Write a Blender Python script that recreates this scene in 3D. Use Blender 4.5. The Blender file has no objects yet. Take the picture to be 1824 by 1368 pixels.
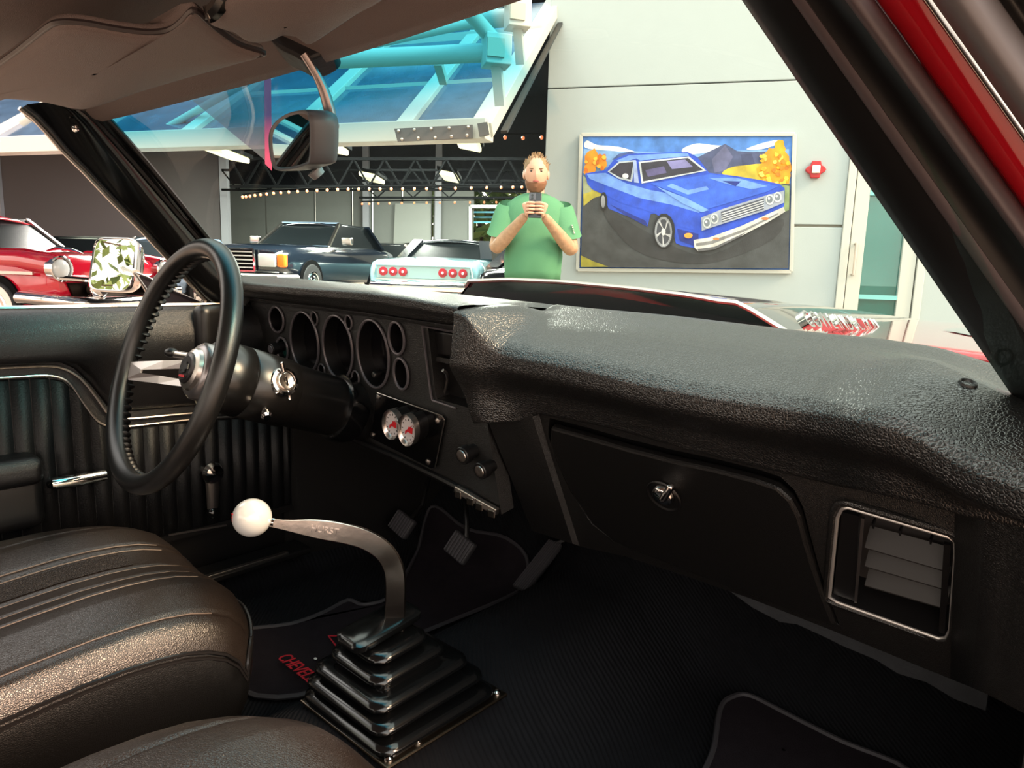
import bpy, bmesh, math, random
import numpy as np
from mathutils import Vector, Matrix
random.seed(7)
V = Vector
S = bpy.context.scene
COL = S.collection
# ------------------------------------------------------------------ camera
FP = 1265.0
CAM = V((0.76, -0.60, 1.0))
YAW, PIT, ROL = math.radians(42), math.radians(9.4), math.radians(1.72)
CF = V((-math.sin(YAW)*math.cos(PIT), math.cos(YAW)*math.cos(PIT), -math.sin(PIT)))
_r0 = V((math.cos(YAW), math.sin(YAW), 0)); _u0 = _r0.cross(CF)
CR = _r0*math.cos(ROL) + _u0*math.sin(ROL)
CU = _u0*math.cos(ROL) - _r0*math.sin(ROL)
cd = bpy.data.cameras.new('camera'); cd.sensor_width = 36; cd.lens = 36*FP/1824
cd.clip_start = 0.02; cd.clip_end = 500
co = bpy.data.objects.new('camera', cd); COL.objects.link(co)
co.matrix_world = Matrix.Translation(CAM) @ Matrix((CR, CU, -CF)).transposed().to_4x4()
S.camera = co
# ------------------------------------------------------------------ world, sun, exposure
w = bpy.data.worlds.new('sky'); S.world = w; w.use_nodes = True
nt = w.node_tree; nt.nodes.clear()
o_ = nt.nodes.new('ShaderNodeOutputWorld'); bg = nt.nodes.new('ShaderNodeBackground')
tc = nt.nodes.new('ShaderNodeTexCoord'); nz = nt.nodes.new('ShaderNodeTexNoise'); nz.inputs['Scale'].default_value = 2.2
nz.inputs['Detail'].default_value = 5
sx_ = nt.nodes.new('ShaderNodeSeparateXYZ'); nt.links.new(tc.outputs['Generated'], sx_.inputs[0])
cr = nt.nodes.new('ShaderNodeValToRGB')   # hazy warm horizon, cooler and paler overhead, the same all round
for k, (p, c) in enumerate(((0, (1.10, .90, .74)), (.25, (1.06, .92, .80)), (.55, (.96, .92, .86)), (1, (.92, .90, .86)))):
    e_ = cr.color_ramp.elements[k] if k < 2 else cr.color_ramp.elements.new(p)
    e_.position = p; e_.color = c+(1,)
mw = nt.nodes.new('ShaderNodeMapRange'); mw.inputs[1].default_value = .35; mw.inputs[2].default_value = .65; mw.inputs[3].default_value = .7; mw.inputs[4].default_value = 1.3
vs_ = nt.nodes.new('ShaderNodeVectorMath'); vs_.operation = 'SCALE'
nt.links.new(tc.outputs['Generated'], nz.inputs['Vector']); nt.links.new(nz.outputs['Fac'], mw.inputs[0]); nt.links.new(mw.outputs[0], vs_.inputs['Scale'])
nt.links.new(sx_.outputs[2], cr.inputs['Fac']); nt.links.new(cr.outputs['Color'], vs_.inputs[0]); nt.links.new(vs_.outputs[0], bg.inputs['Color']); bg.inputs['Strength'].default_value = 1.7
nt.links.new(bg.outputs[0], o_.inputs[0])
sl = bpy.data.lights.new('sun', 'SUN'); sl.energy = 4.6; sl.angle = math.radians(24); sl.color = (1, .62, .40)
so = bpy.data.objects.new('sun', sl); COL.objects.link(so)
so.rotation_euler = (V((1.0, 0.28, 0.8))).to_track_quat('Z', 'Y').to_euler()
S.view_settings.view_transform = 'Standard'; S.view_settings.look = 'None'
S.view_settings.exposure = 0.9; S.view_settings.gamma = 1; S.view_settings.use_curve_mapping = False
# ------------------------------------------------------------------ pixel geometry: turn a sight line into a point on a real plane
def ray(x, y): return CR*(x-912) + CU*(684-y) + CF*FP
def onp(x, y, p0, n):
    d = ray(x, y); n = V(n); return CAM + d*((V(p0)-CAM).dot(n)/d.dot(n))
def X_(x, y, v): return onp(x, y, (v, 0, 0), (1, 0, 0))
def Y_(x, y, v): return onp(x, y, (0, v, 0), (0, 1, 0))
def Z_(x, y, v): return onp(x, y, (0, 0, v), (0, 0, 1))
H_ = V((-math.sin(YAW), math.cos(YAW), 0)); RR = _r0.copy()
def E_(x, y, d): return onp(x, y, CAM + H_*d, H_)
def U_(u, d, z): return V((CAM.x, CAM.y, 0)) + RR*u + H_*d + V((0, 0, z))
def proj(P):
    d = V(P)-CAM; z = d.dot(CF); return 912+FP*d.dot(CR)/z, 684-FP*d.dot(CU)/z
def interp(a, poly): return float(np.interp(a, [q[0] for q in poly], [q[1] for q in poly]))
def zon(X, Y, poly):
    lo, hi = 0.0, 2.0
    for _ in range(40):
        m = (lo+hi)/2; a, b = proj((X, Y, m))
        if b > interp(a, poly): lo = m
        else: hi = m
    return (lo+hi)/2
WA = math.radians(15)
WR = RR*math.cos(WA) - H_*math.sin(WA); WN = -H_*math.cos(WA) - RR*math.sin(WA)
W0 = E_(972, 300, 7.5); W0.z = 0
def W_(x, y, off=0.0): return onp(x, y, W0+WN*off, WN)
def WP(s, n, z): return W0 + WR*s + WN*n + V((0, 0, z))
# ------------------------------------------------------------------ materials
def lin(c):
    f = lambda v: v/12.92 if v <= .04045 else ((v+.055)/1.055)**2.4
    return tuple(f(v/255) for v in c)+(1,)
MATS = {}
def mat(name, rgb, rough=.5, metal=0, spec=.5, bump=None, var=0, coat=0, emit=None, es=1, sheen=0, trans=None, alpha=None):
    if name in MATS: return MATS[name]
    m = bpy.data.materials.new(name); m.use_nodes = True; n = m.node_tree.nodes; l = m.node_tree.links
    b = n['Principled BSDF']; b.inputs['Base Color'].default_value = lin(rgb)
    b.inputs['Roughness'].default_value = rough; b.inputs['Metallic'].default_value = metal
    b.inputs['Specular IOR Level'].default_value = spec; b.inputs['Coat Weight'].default_value = coat
    b.inputs['Coat Roughness'].default_value = .04
    if sheen: b.inputs['Sheen Weight'].default_value = sheen
    t = n.new('ShaderNodeTexCoord')
    if emit: b.inputs['Emission Color'].default_value = lin(emit); b.inputs['Emission Strength'].default_value = es
    if var:
        z = n.new('ShaderNodeTexNoise'); z.inputs['Scale'].default_value = 6 if var > 0 else 40; z.inputs['Detail'].default_value = 6
        mx = n.new('ShaderNodeMix'); mx.data_type = 'RGBA'; a = abs(var)
        mx.inputs[6].default_value = tuple(v*(1-a) for v in lin(rgb)[:3])+(1,); mx.inputs[7].default_value = tuple(min(1, v*(1+a)) for v in lin(rgb)[:3])+(1,)
        l.new(t.outputs['Object'], z.inputs['Vector']); l.new(z.outputs['Fac'], mx.inputs[0]); l.new(mx.outputs[2], b.inputs['Base Color'])
    if bump:
        kind, sc, st = bump; bp = n.new('ShaderNodeBump'); bp.inputs['Strength'].default_value = st; bp.inputs['Distance'].default_value = .002
        if kind == 'leather':
            z = n.new('ShaderNodeTexVoronoi'); z.inputs['Scale'].default_value = sc; z.feature = 'DISTANCE_TO_EDGE'
            nn = n.new('ShaderNodeTexNoise'); nn.inputs['Scale'].default_value = sc*.5; nn.inputs['Detail'].default_value = 3
            mv = n.new('ShaderNodeVectorMath'); mv.operation = 'MULTIPLY_ADD'; mv.inputs[1].default_value = (1.1/sc, 1.1/sc, 1.1/sc)
            l.new(t.outputs['Object'], nn.inputs['Vector']); l.new(nn.outputs['Color'], mv.inputs[0]); l.new(t.outputs['Object'], mv.inputs[2])
            l.new(mv.outputs[0], z.inputs['Vector']); mr = n.new('ShaderNodeMapRange'); mr.inputs[2].default_value = .22
            l.new(z.outputs['Distance'], mr.inputs[0]); l.new(mr.outputs[0], bp.inputs['Height'])
        elif kind == 'wave':
            z = n.new('ShaderNodeTexWave'); z.inputs['Scale'].default_value = sc; z.inputs['Distortion'].default_value = 1.2
            z.inputs['Detail'].default_value = 2; z.bands_direction = 'DIAGONAL'
            l.new(t.outputs['Object'], z.inputs['Vector']); l.new(z.outputs['Fac'], bp.inputs['Height'])
        else:
            z = n.new('ShaderNodeTexNoise'); z.inputs['Scale'].default_value = sc; z.inputs['Detail'].default_value = 4
            l.new(t.outputs['Object'], z.inputs['Vector']); l.new(z.outputs['Fac'], bp.inputs['Height'])
        l.new(bp.outputs[0], b.inputs['Normal'])
    if trans is not None:
        b.inputs['Transmission Weight'].default_value = trans
    MATS[name] = m; return m
def glass(name, tint, refl=1.0, band=None, ior=1.45, rough=0.0):
    if name in MATS: return MATS[name]
    m = bpy.data.materials.new(name); m.use_nodes = True; n = m.node_tree.nodes; l = m.node_tree.links; n.clear()
    out = n.new('ShaderNodeOutputMaterial'); mx = n.new('ShaderNodeMixShader'); tr = n.new('ShaderNodeBsdfTransparent')
    gl = n.new('ShaderNodeBsdfGlossy'); lw = n.new('ShaderNodeLayerWeight'); pw_ = n.new('ShaderNodeMath'); pw_.operation = 'POWER'; pw_.inputs[1].default_value = 5
    fr = n.new('ShaderNodeMapRange'); fr.inputs[3].default_value = ((ior-1)/(ior+1))**2; fr.inputs[4].default_value = .9
    l.new(lw.outputs['Facing'], pw_.inputs[0]); l.new(pw_.outputs[0], fr.inputs[0])
    gl.inputs['Roughness'].default_value = rough; gl.inputs['Color'].default_value = (refl, refl, refl, 1)
    tr.inputs[0].default_value = tuple(tint)+(1,)
    if band:
        g = n.new('ShaderNodeNewGeometry'); sx = n.new('ShaderNodeSeparateXYZ'); l.new(g.outputs['Position'], sx.inputs[0])
        mr = n.new('ShaderNodeMapRange'); mr.inputs[1].default_value = band[0]; mr.inputs[2].default_value = band[1]
        m1 = n.new('ShaderNodeMath'); m1.operation = 'SUBTRACT'; m1.inputs[1].default_value = .25; l.new(sx.outputs[0], m1.inputs[0]); m2 = n.new('ShaderNodeMath'); m2.operation = 'MAXIMUM'; m2.inputs[1].default_value = 0; l.new(m1.outputs[0], m2.inputs[0]); mz = n.new('ShaderNodeMath'); mz.operation = 'MULTIPLY_ADD'; mz.inputs[1].default_value = -.9; l.new(m2.outputs[0], mz.inputs[0]); l.new(sx.outputs[2], mz.inputs[2]); l.new(mz.outputs[0], mr.inputs[0]); mc = n.new('ShaderNodeMix'); mc.data_type = 'RGBA'
        mc.inputs[6].default_value = tuple(tint)+(1,); mc.inputs[7].default_value = tuple(band[2])+(1,)
        l.new(mr.outputs[0], mc.inputs[0]); l.new(mc.outputs[2], tr.inputs[0])
    l.new(fr.outputs[0], mx.inputs[0]); l.new(tr.outputs[0], mx.inputs[1]); l.new(gl.outputs[0], mx.inputs[2]); l.new(mx.outputs[0], out.inputs[0])
    MATS[name] = m; return m
def attr_mat(name, rough=.6):
    m = bpy.data.materials.new(name); m.use_nodes = True; n = m.node_tree.nodes; l = m.node_tree.links
    b = n['Principled BSDF']; b.inputs['Roughness'].default_value = rough
    a = n.new('ShaderNodeAttribute'); a.attribute_name = 'Col'
    t = n.new('ShaderNodeTexCoord'); z = n.new('ShaderNodeTexNoise'); z.inputs['Scale'].default_value = 9; z.inputs['Detail'].default_value = 8
    mr = n.new('ShaderNodeMapRange'); mr.inputs[1].default_value = .3; mr.inputs[2].default_value = .7; mr.inputs[3].default_value = .72; mr.inputs[4].default_value = 1.3
    vm = n.new('ShaderNodeVectorMath'); vm.operation = 'SCALE'
    l.new(t.outputs['Object'], z.inputs['Vector']); l.new(z.outputs['Fac'], mr.inputs[0]); l.new(mr.outputs[0], vm.inputs['Scale'])
    l.new(a.outputs['Color'], vm.inputs[0]); l.new(vm.outputs[0], b.inputs['Base Color']); return m
PAD = mat('pad_vinyl', (17, 16, 16), .30, spec=1.0, bump=('leather', 300, .38))
FAS = mat('fascia_plastic', (13, 12, 12), .33, spec=.8, bump=('leather', 520, .4))
SMO = mat('smooth_black', (13, 12, 13), .38, spec=.5)
GLO = mat('gloss_black', (9, 9, 10), .14, spec=.6)
SEATM = mat('seat_vinyl', (34, 27, 23), .30, spec=.9, bump=('leather', 420, .2))
SEATS = mat('seat_side_vinyl', (9, 9, 9), .4, spec=.5, bump=('leather', 420, .2))
DOORM = mat('door_vinyl', (13, 12, 14), .34, spec=.6, bump=('leather', 600, .25))
CHR = mat('chrome', (225, 222, 220), .08, 1)
CHB = mat('brushed_chrome', (205, 196, 190), .28, 1)
DCH = mat('dark_chrome', (120, 116, 112), .2, 1)
RUB = mat('rubber_boot', (10, 11, 12), .16, spec=.75)
RUBM = mat('matt_rubber', (48, 47, 50), .6)
BLK = mat('dead_black', (6, 6, 7), .8, spec=.1)
CARP = mat('black_carpet', (22, 23, 26), .95, spec=.08, bump=('wave', 60, .9), var=-.25)
MATM = mat('mat_carpet', (34, 30, 34), .95, spec=.08, bump=('noise', 700, .9), var=-.3)
HEAD = mat('headliner_vinyl', (118, 104, 100), .5, spec=.4, bump=('leather', 700, .4))
REDP = mat('red_paint', (165, 14, 28), .12, coat=1)
WALLM = mat('white_stucco', (170, 182, 186), .85, spec=.15, bump=('noise', 90, .25), var=.025)
WHT = mat('white_steel', (190, 194, 190), .4)
# ------------------------------------------------------------------ object helpers
ORG = {}
def prop(o, label=None, cat=None, group=None, kind=None):
    if label: o['label'] = label
    if cat: o['category'] = cat
    if group: o['group'] = group
    if kind: o['kind'] = kind
    return o
def thing(name, label, cat, loc=(0, 0, 0), rz=None, group=None, kind=None):
    o = bpy.data.objects.new(name, None); COL.objects.link(o); o.location = loc; o.empty_display_size = .05
    if rz is not None: o.rotation_euler = (0, 0, rz); ORG[o] = None
    else: ORG[o] = V(loc)
    return prop(o, label, cat, group, kind)
class MB:
    def __init__(s): s.v = []; s.f = []; s.sm = []; s.c = []
    def add(s, vs, fs, col=None):
        n = len(s.v); s.v += [tuple(p) for p in vs]; s.f += [tuple(i+n for i in f) for f in fs]; s.c += [col]*len(fs); return s
    def quad(s, a, b, c, d): return s.add([a, b, c, d], [(0, 1, 2, 3)])
    def box(s, c, h, M=None):
        c = V(c); ps = []
        for x in (-1, 1):
            for y in (-1, 1):
                for z in (-1, 1):
                    q = V((x*h[0], y*h[1], z*h[2])); q = (M @ q) if M else q; ps.append(c+q)
        return s.add(ps, [(0, 1, 3, 2), (4, 6, 7, 5), (0, 4, 5, 1), (2, 3, 7, 6), (0, 2, 6, 4), (1, 5, 7, 3)])
    def bar(s, a, b, wx, wz, up=(0, 0, 1)):
        a, b = V(a), V(b); d = (b-a); L = d.length; d.normalize(); x = d.cross(V(up)).normalized(); z = x.cross(d)
        return s.box((a+b)/2, (wx/2, L/2, wz/2), Matrix((x, d, z)).transposed())
    def tube(s, pts, r, n=10, cap=True, closed=False, flat=1.0, up=None):
        pts = [V(p) for p in pts]; N = len(pts); R = r if isinstance(r, (list, tuple)) else [r]*N
        t0 = (pts[1]-pts[0]).normalized(); a = V(up) if up else (V((0, 0, 1)) if abs(t0.z) < .9 else V((1, 0, 0)))
        x = t0.cross(a).normalized(); vs = []
        for i in range(N):
            if closed: t = (pts[(i+1) % N]-pts[i-1]).normalized()
            else: t = (pts[min(i+1, N-1)]-pts[max(i-1, 0)]).normalized()
            x = (x - t*x.dot(t)).normalized(); y = t.cross(x)
            for k in range(n):
                q = 2*math.pi*k/n; vs.append(pts[i]+x*(R[i]*math.cos(q))+y*(R[i]*flat*math.sin(q)))
        fs = []
        for i in range(N if closed else N-1):
            j = (i+1) % N
            for k in range(n): fs.append((i*n+k, i*n+(k+1) % n, j*n+(k+1) % n, j*n+k))
        if cap and not closed: fs += [tuple(range(n))[::-1], tuple((N-1)*n+k for k in range(n))]
        return s.add(vs, fs)
    def loft(s, secs, closed=False, cap=False):
        n = len(secs[0]); vs = [p for q in secs for p in q]; fs = []
        for i in range(len(secs)-1):
            for k in range(n if closed else n-1):
                fs.append((i*n+k, i*n+(k+1) % n, (i+1)*n+(k+1) % n, (i+1)*n+k))
        if cap: fs += [tuple(range(n))[::-1], tuple((len(secs)-1)*n+k for k in range(n))]
        return s.add(vs, fs)
    def lathe(s, c, ax, prof, n=24, ref=None):
        c = V(c); ax = V(ax).normalized(); a = V((0, 0, 1)) if abs(ax.z) < .9 else V((1, 0, 0))
        if ref: a = V(ref)
        x = ax.cross(a).normalized(); y = ax.cross(x)
        secs = [[c+ax*h+x*(r*math.cos(2*math.pi*k/n))+y*(r*math.sin(2*math.pi*k/n)) for k in range(n)] for h, r in prof]
        return s.loft(secs, closed=True, cap=True)
    def prism(s, pts, d):
        pts = [V(p) for p in pts]; d = V(d); n = len(pts)
        return s.add(pts+[p+d for p in pts], [tuple(range(n))[::-1], tuple(range(n, 2*n))]+[(i, (i+1) % n, n+(i+1) % n, n+i) for i in range(n)])
    def ell(s, c, r, n=12, m=8, M=None):
        vs = []; c = V(c)
        for i in range(1, m):
            a = math.pi*i/m
            for k in range(n):
                q = V((r[0]*math.sin(a)*math.cos(2*math.pi*k/n), r[1]*math.sin(a)*math.sin(2*math.pi*k/n), r[2]*math.cos(a)))
                vs.append(c+((M @ q) if M else q))
        t = V((0, 0, r[2])); t = (M @ t) if M else t
        vs += [c+t, c-t]; T = len(vs)-2; fs = []
        for i in range(m-2):
            for k in range(n): fs.append((i*n+k, (i+1)*n+k, (i+1)*n+(k+1) % n, i*n+(k+1) % n))
        for k in range(n): fs += [(T, k, (k+1) % n), (T+1, (m-2)*n+(k+1) % n, (m-2)*n+k)]
        return s.add(vs, fs)
    def build(s, name, m, parent=None, smooth=True, bevel=0, sub=0, label=None, cat=None, group=None, kind=None, solid=0, angle=40, seg=2):
        org = V((0, 0, 0)); q = parent
        while q is not None:
            if ORG.get(q, 0) is None: org = V((0, 0, 0)); break
            org = org + q.location; q = q.parent
        if parent is None and s.v:
            a = np.array(s.v); org = V((float((a[:, 0].min()+a[:, 0].max())/2), float((a[:, 1].min()+a[:, 1].max())/2), float(a[:, 2].min())))
        me = bpy.data.meshes.new(name); me.from_pydata([tuple(V(p)-org) for p in s.v], [], s.f)
        if any(c is not None for c in s.c):
            ca = me.color_attributes.new('Col', 'FLOAT_COLOR', 'CORNER')
            for p, c in zip(me.polygons, s.c):
                for li in p.loop_indices: ca.data[li].color = c if len(c) == 4 else c+(1,)
        bm = bmesh.new(); bm.from_mesh(me); bmesh.ops.recalc_face_normals(bm, faces=bm.faces); bm.to_mesh(me); bm.free()
        for mm in (m if isinstance(m, (list, tuple)) else [m]): me.materials.append(mm)
        o = bpy.data.objects.new(name, me); COL.objects.link(o); o.parent = parent
        if parent is None: o.location = org
        if smooth:
            me.polygons.foreach_set('use_smooth', [True]*len(me.polygons))
            me.set_sharp_from_angle(angle=math.radians(angle))
        if solid: k = o.modifiers.new('s', 'SOLIDIFY'); k.thickness = solid; k.offset = -1
        if bevel: k = o.modifiers.new('b', 'BEVEL'); k.width = bevel; k.segments = seg; k.limit_method = 'ANGLE'; k.harden_normals = False
        if sub: k = o.modifiers.new('u', 'SUBSURF'); k.levels = sub; k.render_levels = sub
        return prop(o, label, cat, group, kind)
def cut(o, mb):
    me = bpy.data.meshes.new('c'); off = o.location.copy(); p = o.parent
    while p: off = off + p.location; p = p.parent
    me.from_pydata([tuple(V(v)-off) for v in mb.v], [], mb.f)
    bm = bmesh.new(); bm.from_mesh(me); bmesh.ops.recalc_face_normals(bm, faces=bm.faces); bm.to_mesh(me); bm.free()
    c = bpy.data.objects.new('c', me); COL.objects.link(c); c.location = off
    bpy.context.view_layer.update()
    k = o.modifiers.new('x', 'BOOLEAN'); k.operation = 'DIFFERENCE'; k.object = c; k.solver = 'EXACT'
    dg = bpy.context.evaluated_depsgraph_get(); new = bpy.data.meshes.new_from_object(o.evaluated_get(dg))
    o.modifiers.remove(k); o.data = new; bpy.data.objects.remove(c)
    new.polygons.foreach_set('use_smooth', [True]*len(new.polygons)); new.set_sharp_from_angle(angle=math.radians(35))
def cat(pts, k=6, closed=False):
    P = [V(p) for p in pts]; n = len(P); out = []
    rng = range(n) if closed else range(n-1)
    for i in rng:
        if closed: a, b, c, d = P[i-1], P[i], P[(i+1) % n], P[(i+2) % n]
        else: a, b, c, d = P[max(i-1, 0)], P[i], P[i+1], P[min(i+2, n-1)]
        for j in range(k):
            t = j/k; out.append(.5*((2*b)+(c-a)*t+(2*a-5*b+4*c-d)*t*t+(3*b-a-3*c+d)*t**3))
    if not closed: out.append(P[-1])
    return out
def rbox(c, h, r, n=4, M=None, fn=None):
    """rounded box made of a subdivided cube"""
    mb = MB(); c = V(c); idx = {}; vs = []; fs = []
    N = [max(2, n)]*3
    def key(p): return tuple(round(q, 5) for q in p)
    def vert(p):
        k = key(p)
        if k in idx: return idx[k]
        q = V([p[i]*h[i] for i in range(3)]); inn = V([max(-h[i]+r, min(h[i]-r, q[i])) for i in range(3)]); d = q-inn
        if d.length > 1e-9: q = inn+d.normalized()*r
        if fn: q = fn(q)
        q = (M @ q) if M else q
        idx[k] = len(vs); vs.append(c+q); return idx[k]
    ts = []
    for i in range(3):
        e = r/h[i]; L = sorted(set([-1, -1+e*.3, -1+e*.65, -1+e]+[-1+e+(2-2*e)*j/n for j in range(n+1)]+[1-e, 1-e*.65, 1-e*.3, 1])); 
        L2 = [L[0]]
        for q in L[1:]:
            if q-L2[-1] > 1e-4: L2.append(q)
        L2[-1] = 1; ts.append(L2)
    for ax in range(3):
        a, b = (ax+1) % 3, (ax+2) % 3
        for sgn in (-1, 1):
            for i in range(len(ts[a])-1):
                for j in range(len(ts[b])-1):
                    q = []
                    for (di, dj) in ((0, 0), (1, 0), (1, 1), (0, 1)):
                        p = [0, 0, 0]; p[ax] = sgn; p[a] = ts[a][i+di]; p[b] = ts[b][j+dj]; q.append(vert(p))
                    if len(set(q)) >= 3: fs.append(tuple(dict.fromkeys(q)))
    mb.add(vs, fs); return mb
def text(body, size, ext, m, parent, name, M, label=None, bevel=0):
    cu = bpy.data.curves.new(name, 'FONT'); cu.body = body; cu.size = size; cu.extrude = ext; cu.bevel_depth = bevel; cu.align_x = 'CENTER'; cu.align_y = 'CENTER'
    t = bpy.data.objects.new('t', cu); COL.objects.link(t); bpy.context.view_layer.update()
    me = bpy.data.meshes.new_from_object(t.evaluated_get(bpy.context.evaluated_depsgraph_get())); bpy.data.objects.remove(t)
    me.transform(M)
    org = V((0, 0, 0)); q = parent
    while q is not None:
        if ORG.get(q, 0) is None: org = V((0, 0, 0)); break
        org = org+q.location; q = q.parent
    me.transform(Matrix.Translation(-org)); me.materials.clear(); me.materials.append(m)
    o = bpy.data.objects.new(name, me); COL.objects.link(o); o.parent = parent; return prop(o, label)
def frameM(o, x, z):
    x = V(x).normalized(); y = V(z).cross(x).normalized(); z = x.cross(y)
    return Matrix.Translation(V(o)) @ Matrix((x, y, z)).transposed().to_4x4()
def ring(pts, r, n=8): return MB().tube(pts, r, n, closed=True)
# ================================================================== EXTERIOR SETTING
MB().quad((-60, -60, 0), (60, -60, 0), (60, 60, 0), (-60, 60, 0)).build('ground', mat('pavement', (150, 135, 122), .85, spec=.2, bump=('noise', 30, .4), var=.12), kind='structure', label='pale concrete forecourt', smooth=False)
# white building wall: panels split by recessed joints
wt = thing('wall_right', 'white stucco building wall with recessed joints', None, tuple(W0), kind='structure')
def wrect(s0, s1, z0, z1, n0=0, n1=.04): return MB().prism([WP(s0, n0, z0), WP(s1, n0, z0), WP(s1, n0, z1), WP(s0, n0, z1)], WN*(n1-n0))
ws = lambda x, y: ((W_(x, y)-W0).dot(WR), W_(x, y).z)
J1 = ws(1200, 153)[1]; J2 = ws(1250, 400)[1]; DX = ws(1500, 400)[0]; DR = ws(1652, 420)[0]; DT = 2.75
g = .012
for (a, b, c, d) in ((0, 9, J1+g, 7.5), (0, 9, DT, J1-g), (0, DX-.0, J2+g, DT-.001), (0, DX, 0, J2-g), (DR, 9, 0, DT-.001)):
    wrect(a, b, c, d).build('panel', WALLM, wt, smooth=False, bevel=.006)
wrect(0, 9, 0, 7.5, -.25, -.012).build('wall_core', mat('joint_grey', (190, 188, 178), .9), wt, smooth=False)
wrect(-16, 0, 4.3, 7.5, -.25, .04).build('wall_left', WALLM, kind='structure', smooth=False, label='white wall above the open garage bay')
# glass door
dt = thing('door_1', 'glazed white metal door beside the painting', None, tuple(WP(DX, 0, 0)), kind='structure')
def fr(s0, s1, z0, z1, n=.07): return wrect(s0, s1, z0, z1, -.05, n)
DW = DR-DX
fr(DX, DX+.07, 0, DT).build('frame', WHT, dt, smooth=False, bevel=.006); fr(DR-.07, DR, 0, DT).build('frame', WHT, dt, smooth=False, bevel=.006)
fr(DX, DR, DT-.08, DT).build('frame', WHT, dt, smooth=False)
lf = MB()
for a in ((DX+.08, DX+.2, 0, DT-.1), (DR-.2, DR-.08, 0, DT-.1), (DX+.2, DR-.2, 0, .3), (DX+.2, DR-.2, DT-.24, DT-.1)):
    q = wrect(a[0], a[1], a[2], a[3], -.03, .05); lf.add(q.v, q.f)
lf.build('door_leaf', WHT, dt, smooth=False, bevel=.004)
z1, z2 = ws(1580, 530)[1], ws(1580, 345)[1]
for zz in (z1, z2): fr(DX+.2, DR-.2, zz-.02, zz+.02, .05).build('muntin', mat('aqua_rail', (120, 190, 195), .3), dt, smooth=False)
wrect(DX+.2, DR-.2, .3, DT-.24, 0, .006).build('pane', glass('door_glass', (.35, .72, .72), 1.0, ior=1.8), dt, smooth=False)
wrect(DX+.1, DR-.1, 0, DT-.1, -.23, -.22).build('room_behind', mat('room_teal_reflection', (66, 120, 124), .8, var=.5), dt, smooth=False)  # teal of room and pane tint stands in for the door glass reflection
hx, hz = ws(1519, 462)
MB().tube([WP(hx, .05, hz+.14), WP(hx, .11, hz+.14), WP(hx, .11, hz-.14), WP(hx, .05, hz-.14)], .013, 8).build('door_handle', CHB, dt)
# painting
PX = lambda x, y, o=.0: W_(960+.47368*x, .47368*y, .04+o)
pt = thing('wall_painting', 'large framed canvas painting of a blue two-door muscle car', 'painting', tuple(PX(550, 1020)))
A, B, C_, D_ = (160, 508), (960, 506), (947, 1022), (147, 1014)
for a, b in ((A, B), (B, C_), (C_, D_), (D_, A)):
    MB().bar(PX(*a, .02), PX(*b, .02), .035, .06, up=WN).build('frame', WHT, pt, smooth=False, bevel=.004)
MB().prism([PX(*a, .005) for a in (A, B, C_, D_)], WN*.02).build('canvas', mat('canvas', (60, 110, 190), .7), pt, smooth=False)
pr = MB(); lay = [.027]
def pp(pts, c, smooth=False):
    q = [(x, y) for x, y in pts]
    if smooth: q = [(p.x, p.y) for p in cat([(x, y, 0) for x, y in q], 4, True)]
    lay[0] += .0007; pr.add([PX(x, y, lay[0]) for x, y in q], [tuple(range(len(q)))], lin(c)[:3])
def blob(cx, cy, rx, ry, c, n=14, jit=0):
    pp([(cx+rx*(1+random.uniform(-jit, jit))*math.cos(2*math.pi*k/n), cy+ry*(1+random.uniform(-jit, jit))*math.sin(2*math.pi*k/n)) for k in range(n)], c)
pp([(168, 514), (952, 512), (945, 700), (166, 700)], (78, 132, 214))
pp([(168, 560), (500, 575), (940, 560), (945, 700), (166, 700)], (128, 172, 228))
for q in (((180, 528), (220, 545), (300, 552), (360, 572), (260, 566), (175, 556)), ((540, 560), (590, 540), (650, 545), (700, 552), (620, 575), (550, 580)), ((780, 560), (850, 535), (900, 528), (890, 545), (830, 562))): pp(q, (225, 234, 242), True)
pp([(275, 600), (300, 578), (345, 570), (400, 585), (400, 610)], (70, 90, 150))
pp([(560, 612), (600, 590), (650, 565), (700, 541), (745, 568), (800, 572), (850, 570), (870, 600), (860, 660), (640, 655)], (72, 82, 122))
pp([(650, 600), (700, 545), (730, 590), (700, 640), (660, 650)], (96, 100, 140)); pp([(760, 580), (800, 578), (820, 640), (770, 650)], (58, 66, 104))
pp([(690, 655), (715, 632), (770, 622), (860, 620), (880, 690), (760, 672)], (196, 176, 56), True)
for (x0, y0, rx, ry) in ((900, 620, 52, 60), (905, 560, 22, 34), (880, 590, 30, 36), (850, 640, 34, 30), (925, 660, 22, 60), (880, 680, 50, 24)): blob(x0, y0, rx, ry, (226, 158, 24), 18, .18)
for i in range(40): blob(random.uniform(835, 938), random.uniform(580, 700), 9, 8, random.choice([(250, 200, 60), (206, 120, 14), (240, 176, 30), (255, 214, 92)]), 6, .3)
for (x0, y0, rx, ry) in ((200, 600, 26, 40), (235, 612, 20, 26), (190, 640, 24, 24)): blob(x0, y0, rx, ry, (222, 140, 26), 16, .2)
for i in range(14): blob(random.uniform(175, 250), random.uniform(575, 645), 8, 8, random.choice([(246, 180, 60), (196, 104, 18)]), 6, .3)
pp([(166, 690), (945, 690), (938, 1010), (157, 1004)], (62, 66, 70))
pp([(166, 700), (235, 700), (250, 730), (205, 745), (168, 775)], (176, 168, 64)); pp([(166, 660), (200, 690), (196, 720), (166, 730)], (150, 160, 130))
pp([(157, 960), (210, 985), (262, 1003), (157, 1004)], (150, 146, 56), False); pp([(900, 690), (942, 700), (940, 790), (915, 800)], (120, 140, 96))
pp([(250, 780), (420, 880), (640, 960), (900, 820), (880, 900), (640, 990), (400, 960), (280, 860)], (48, 50, 54), True)
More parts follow.
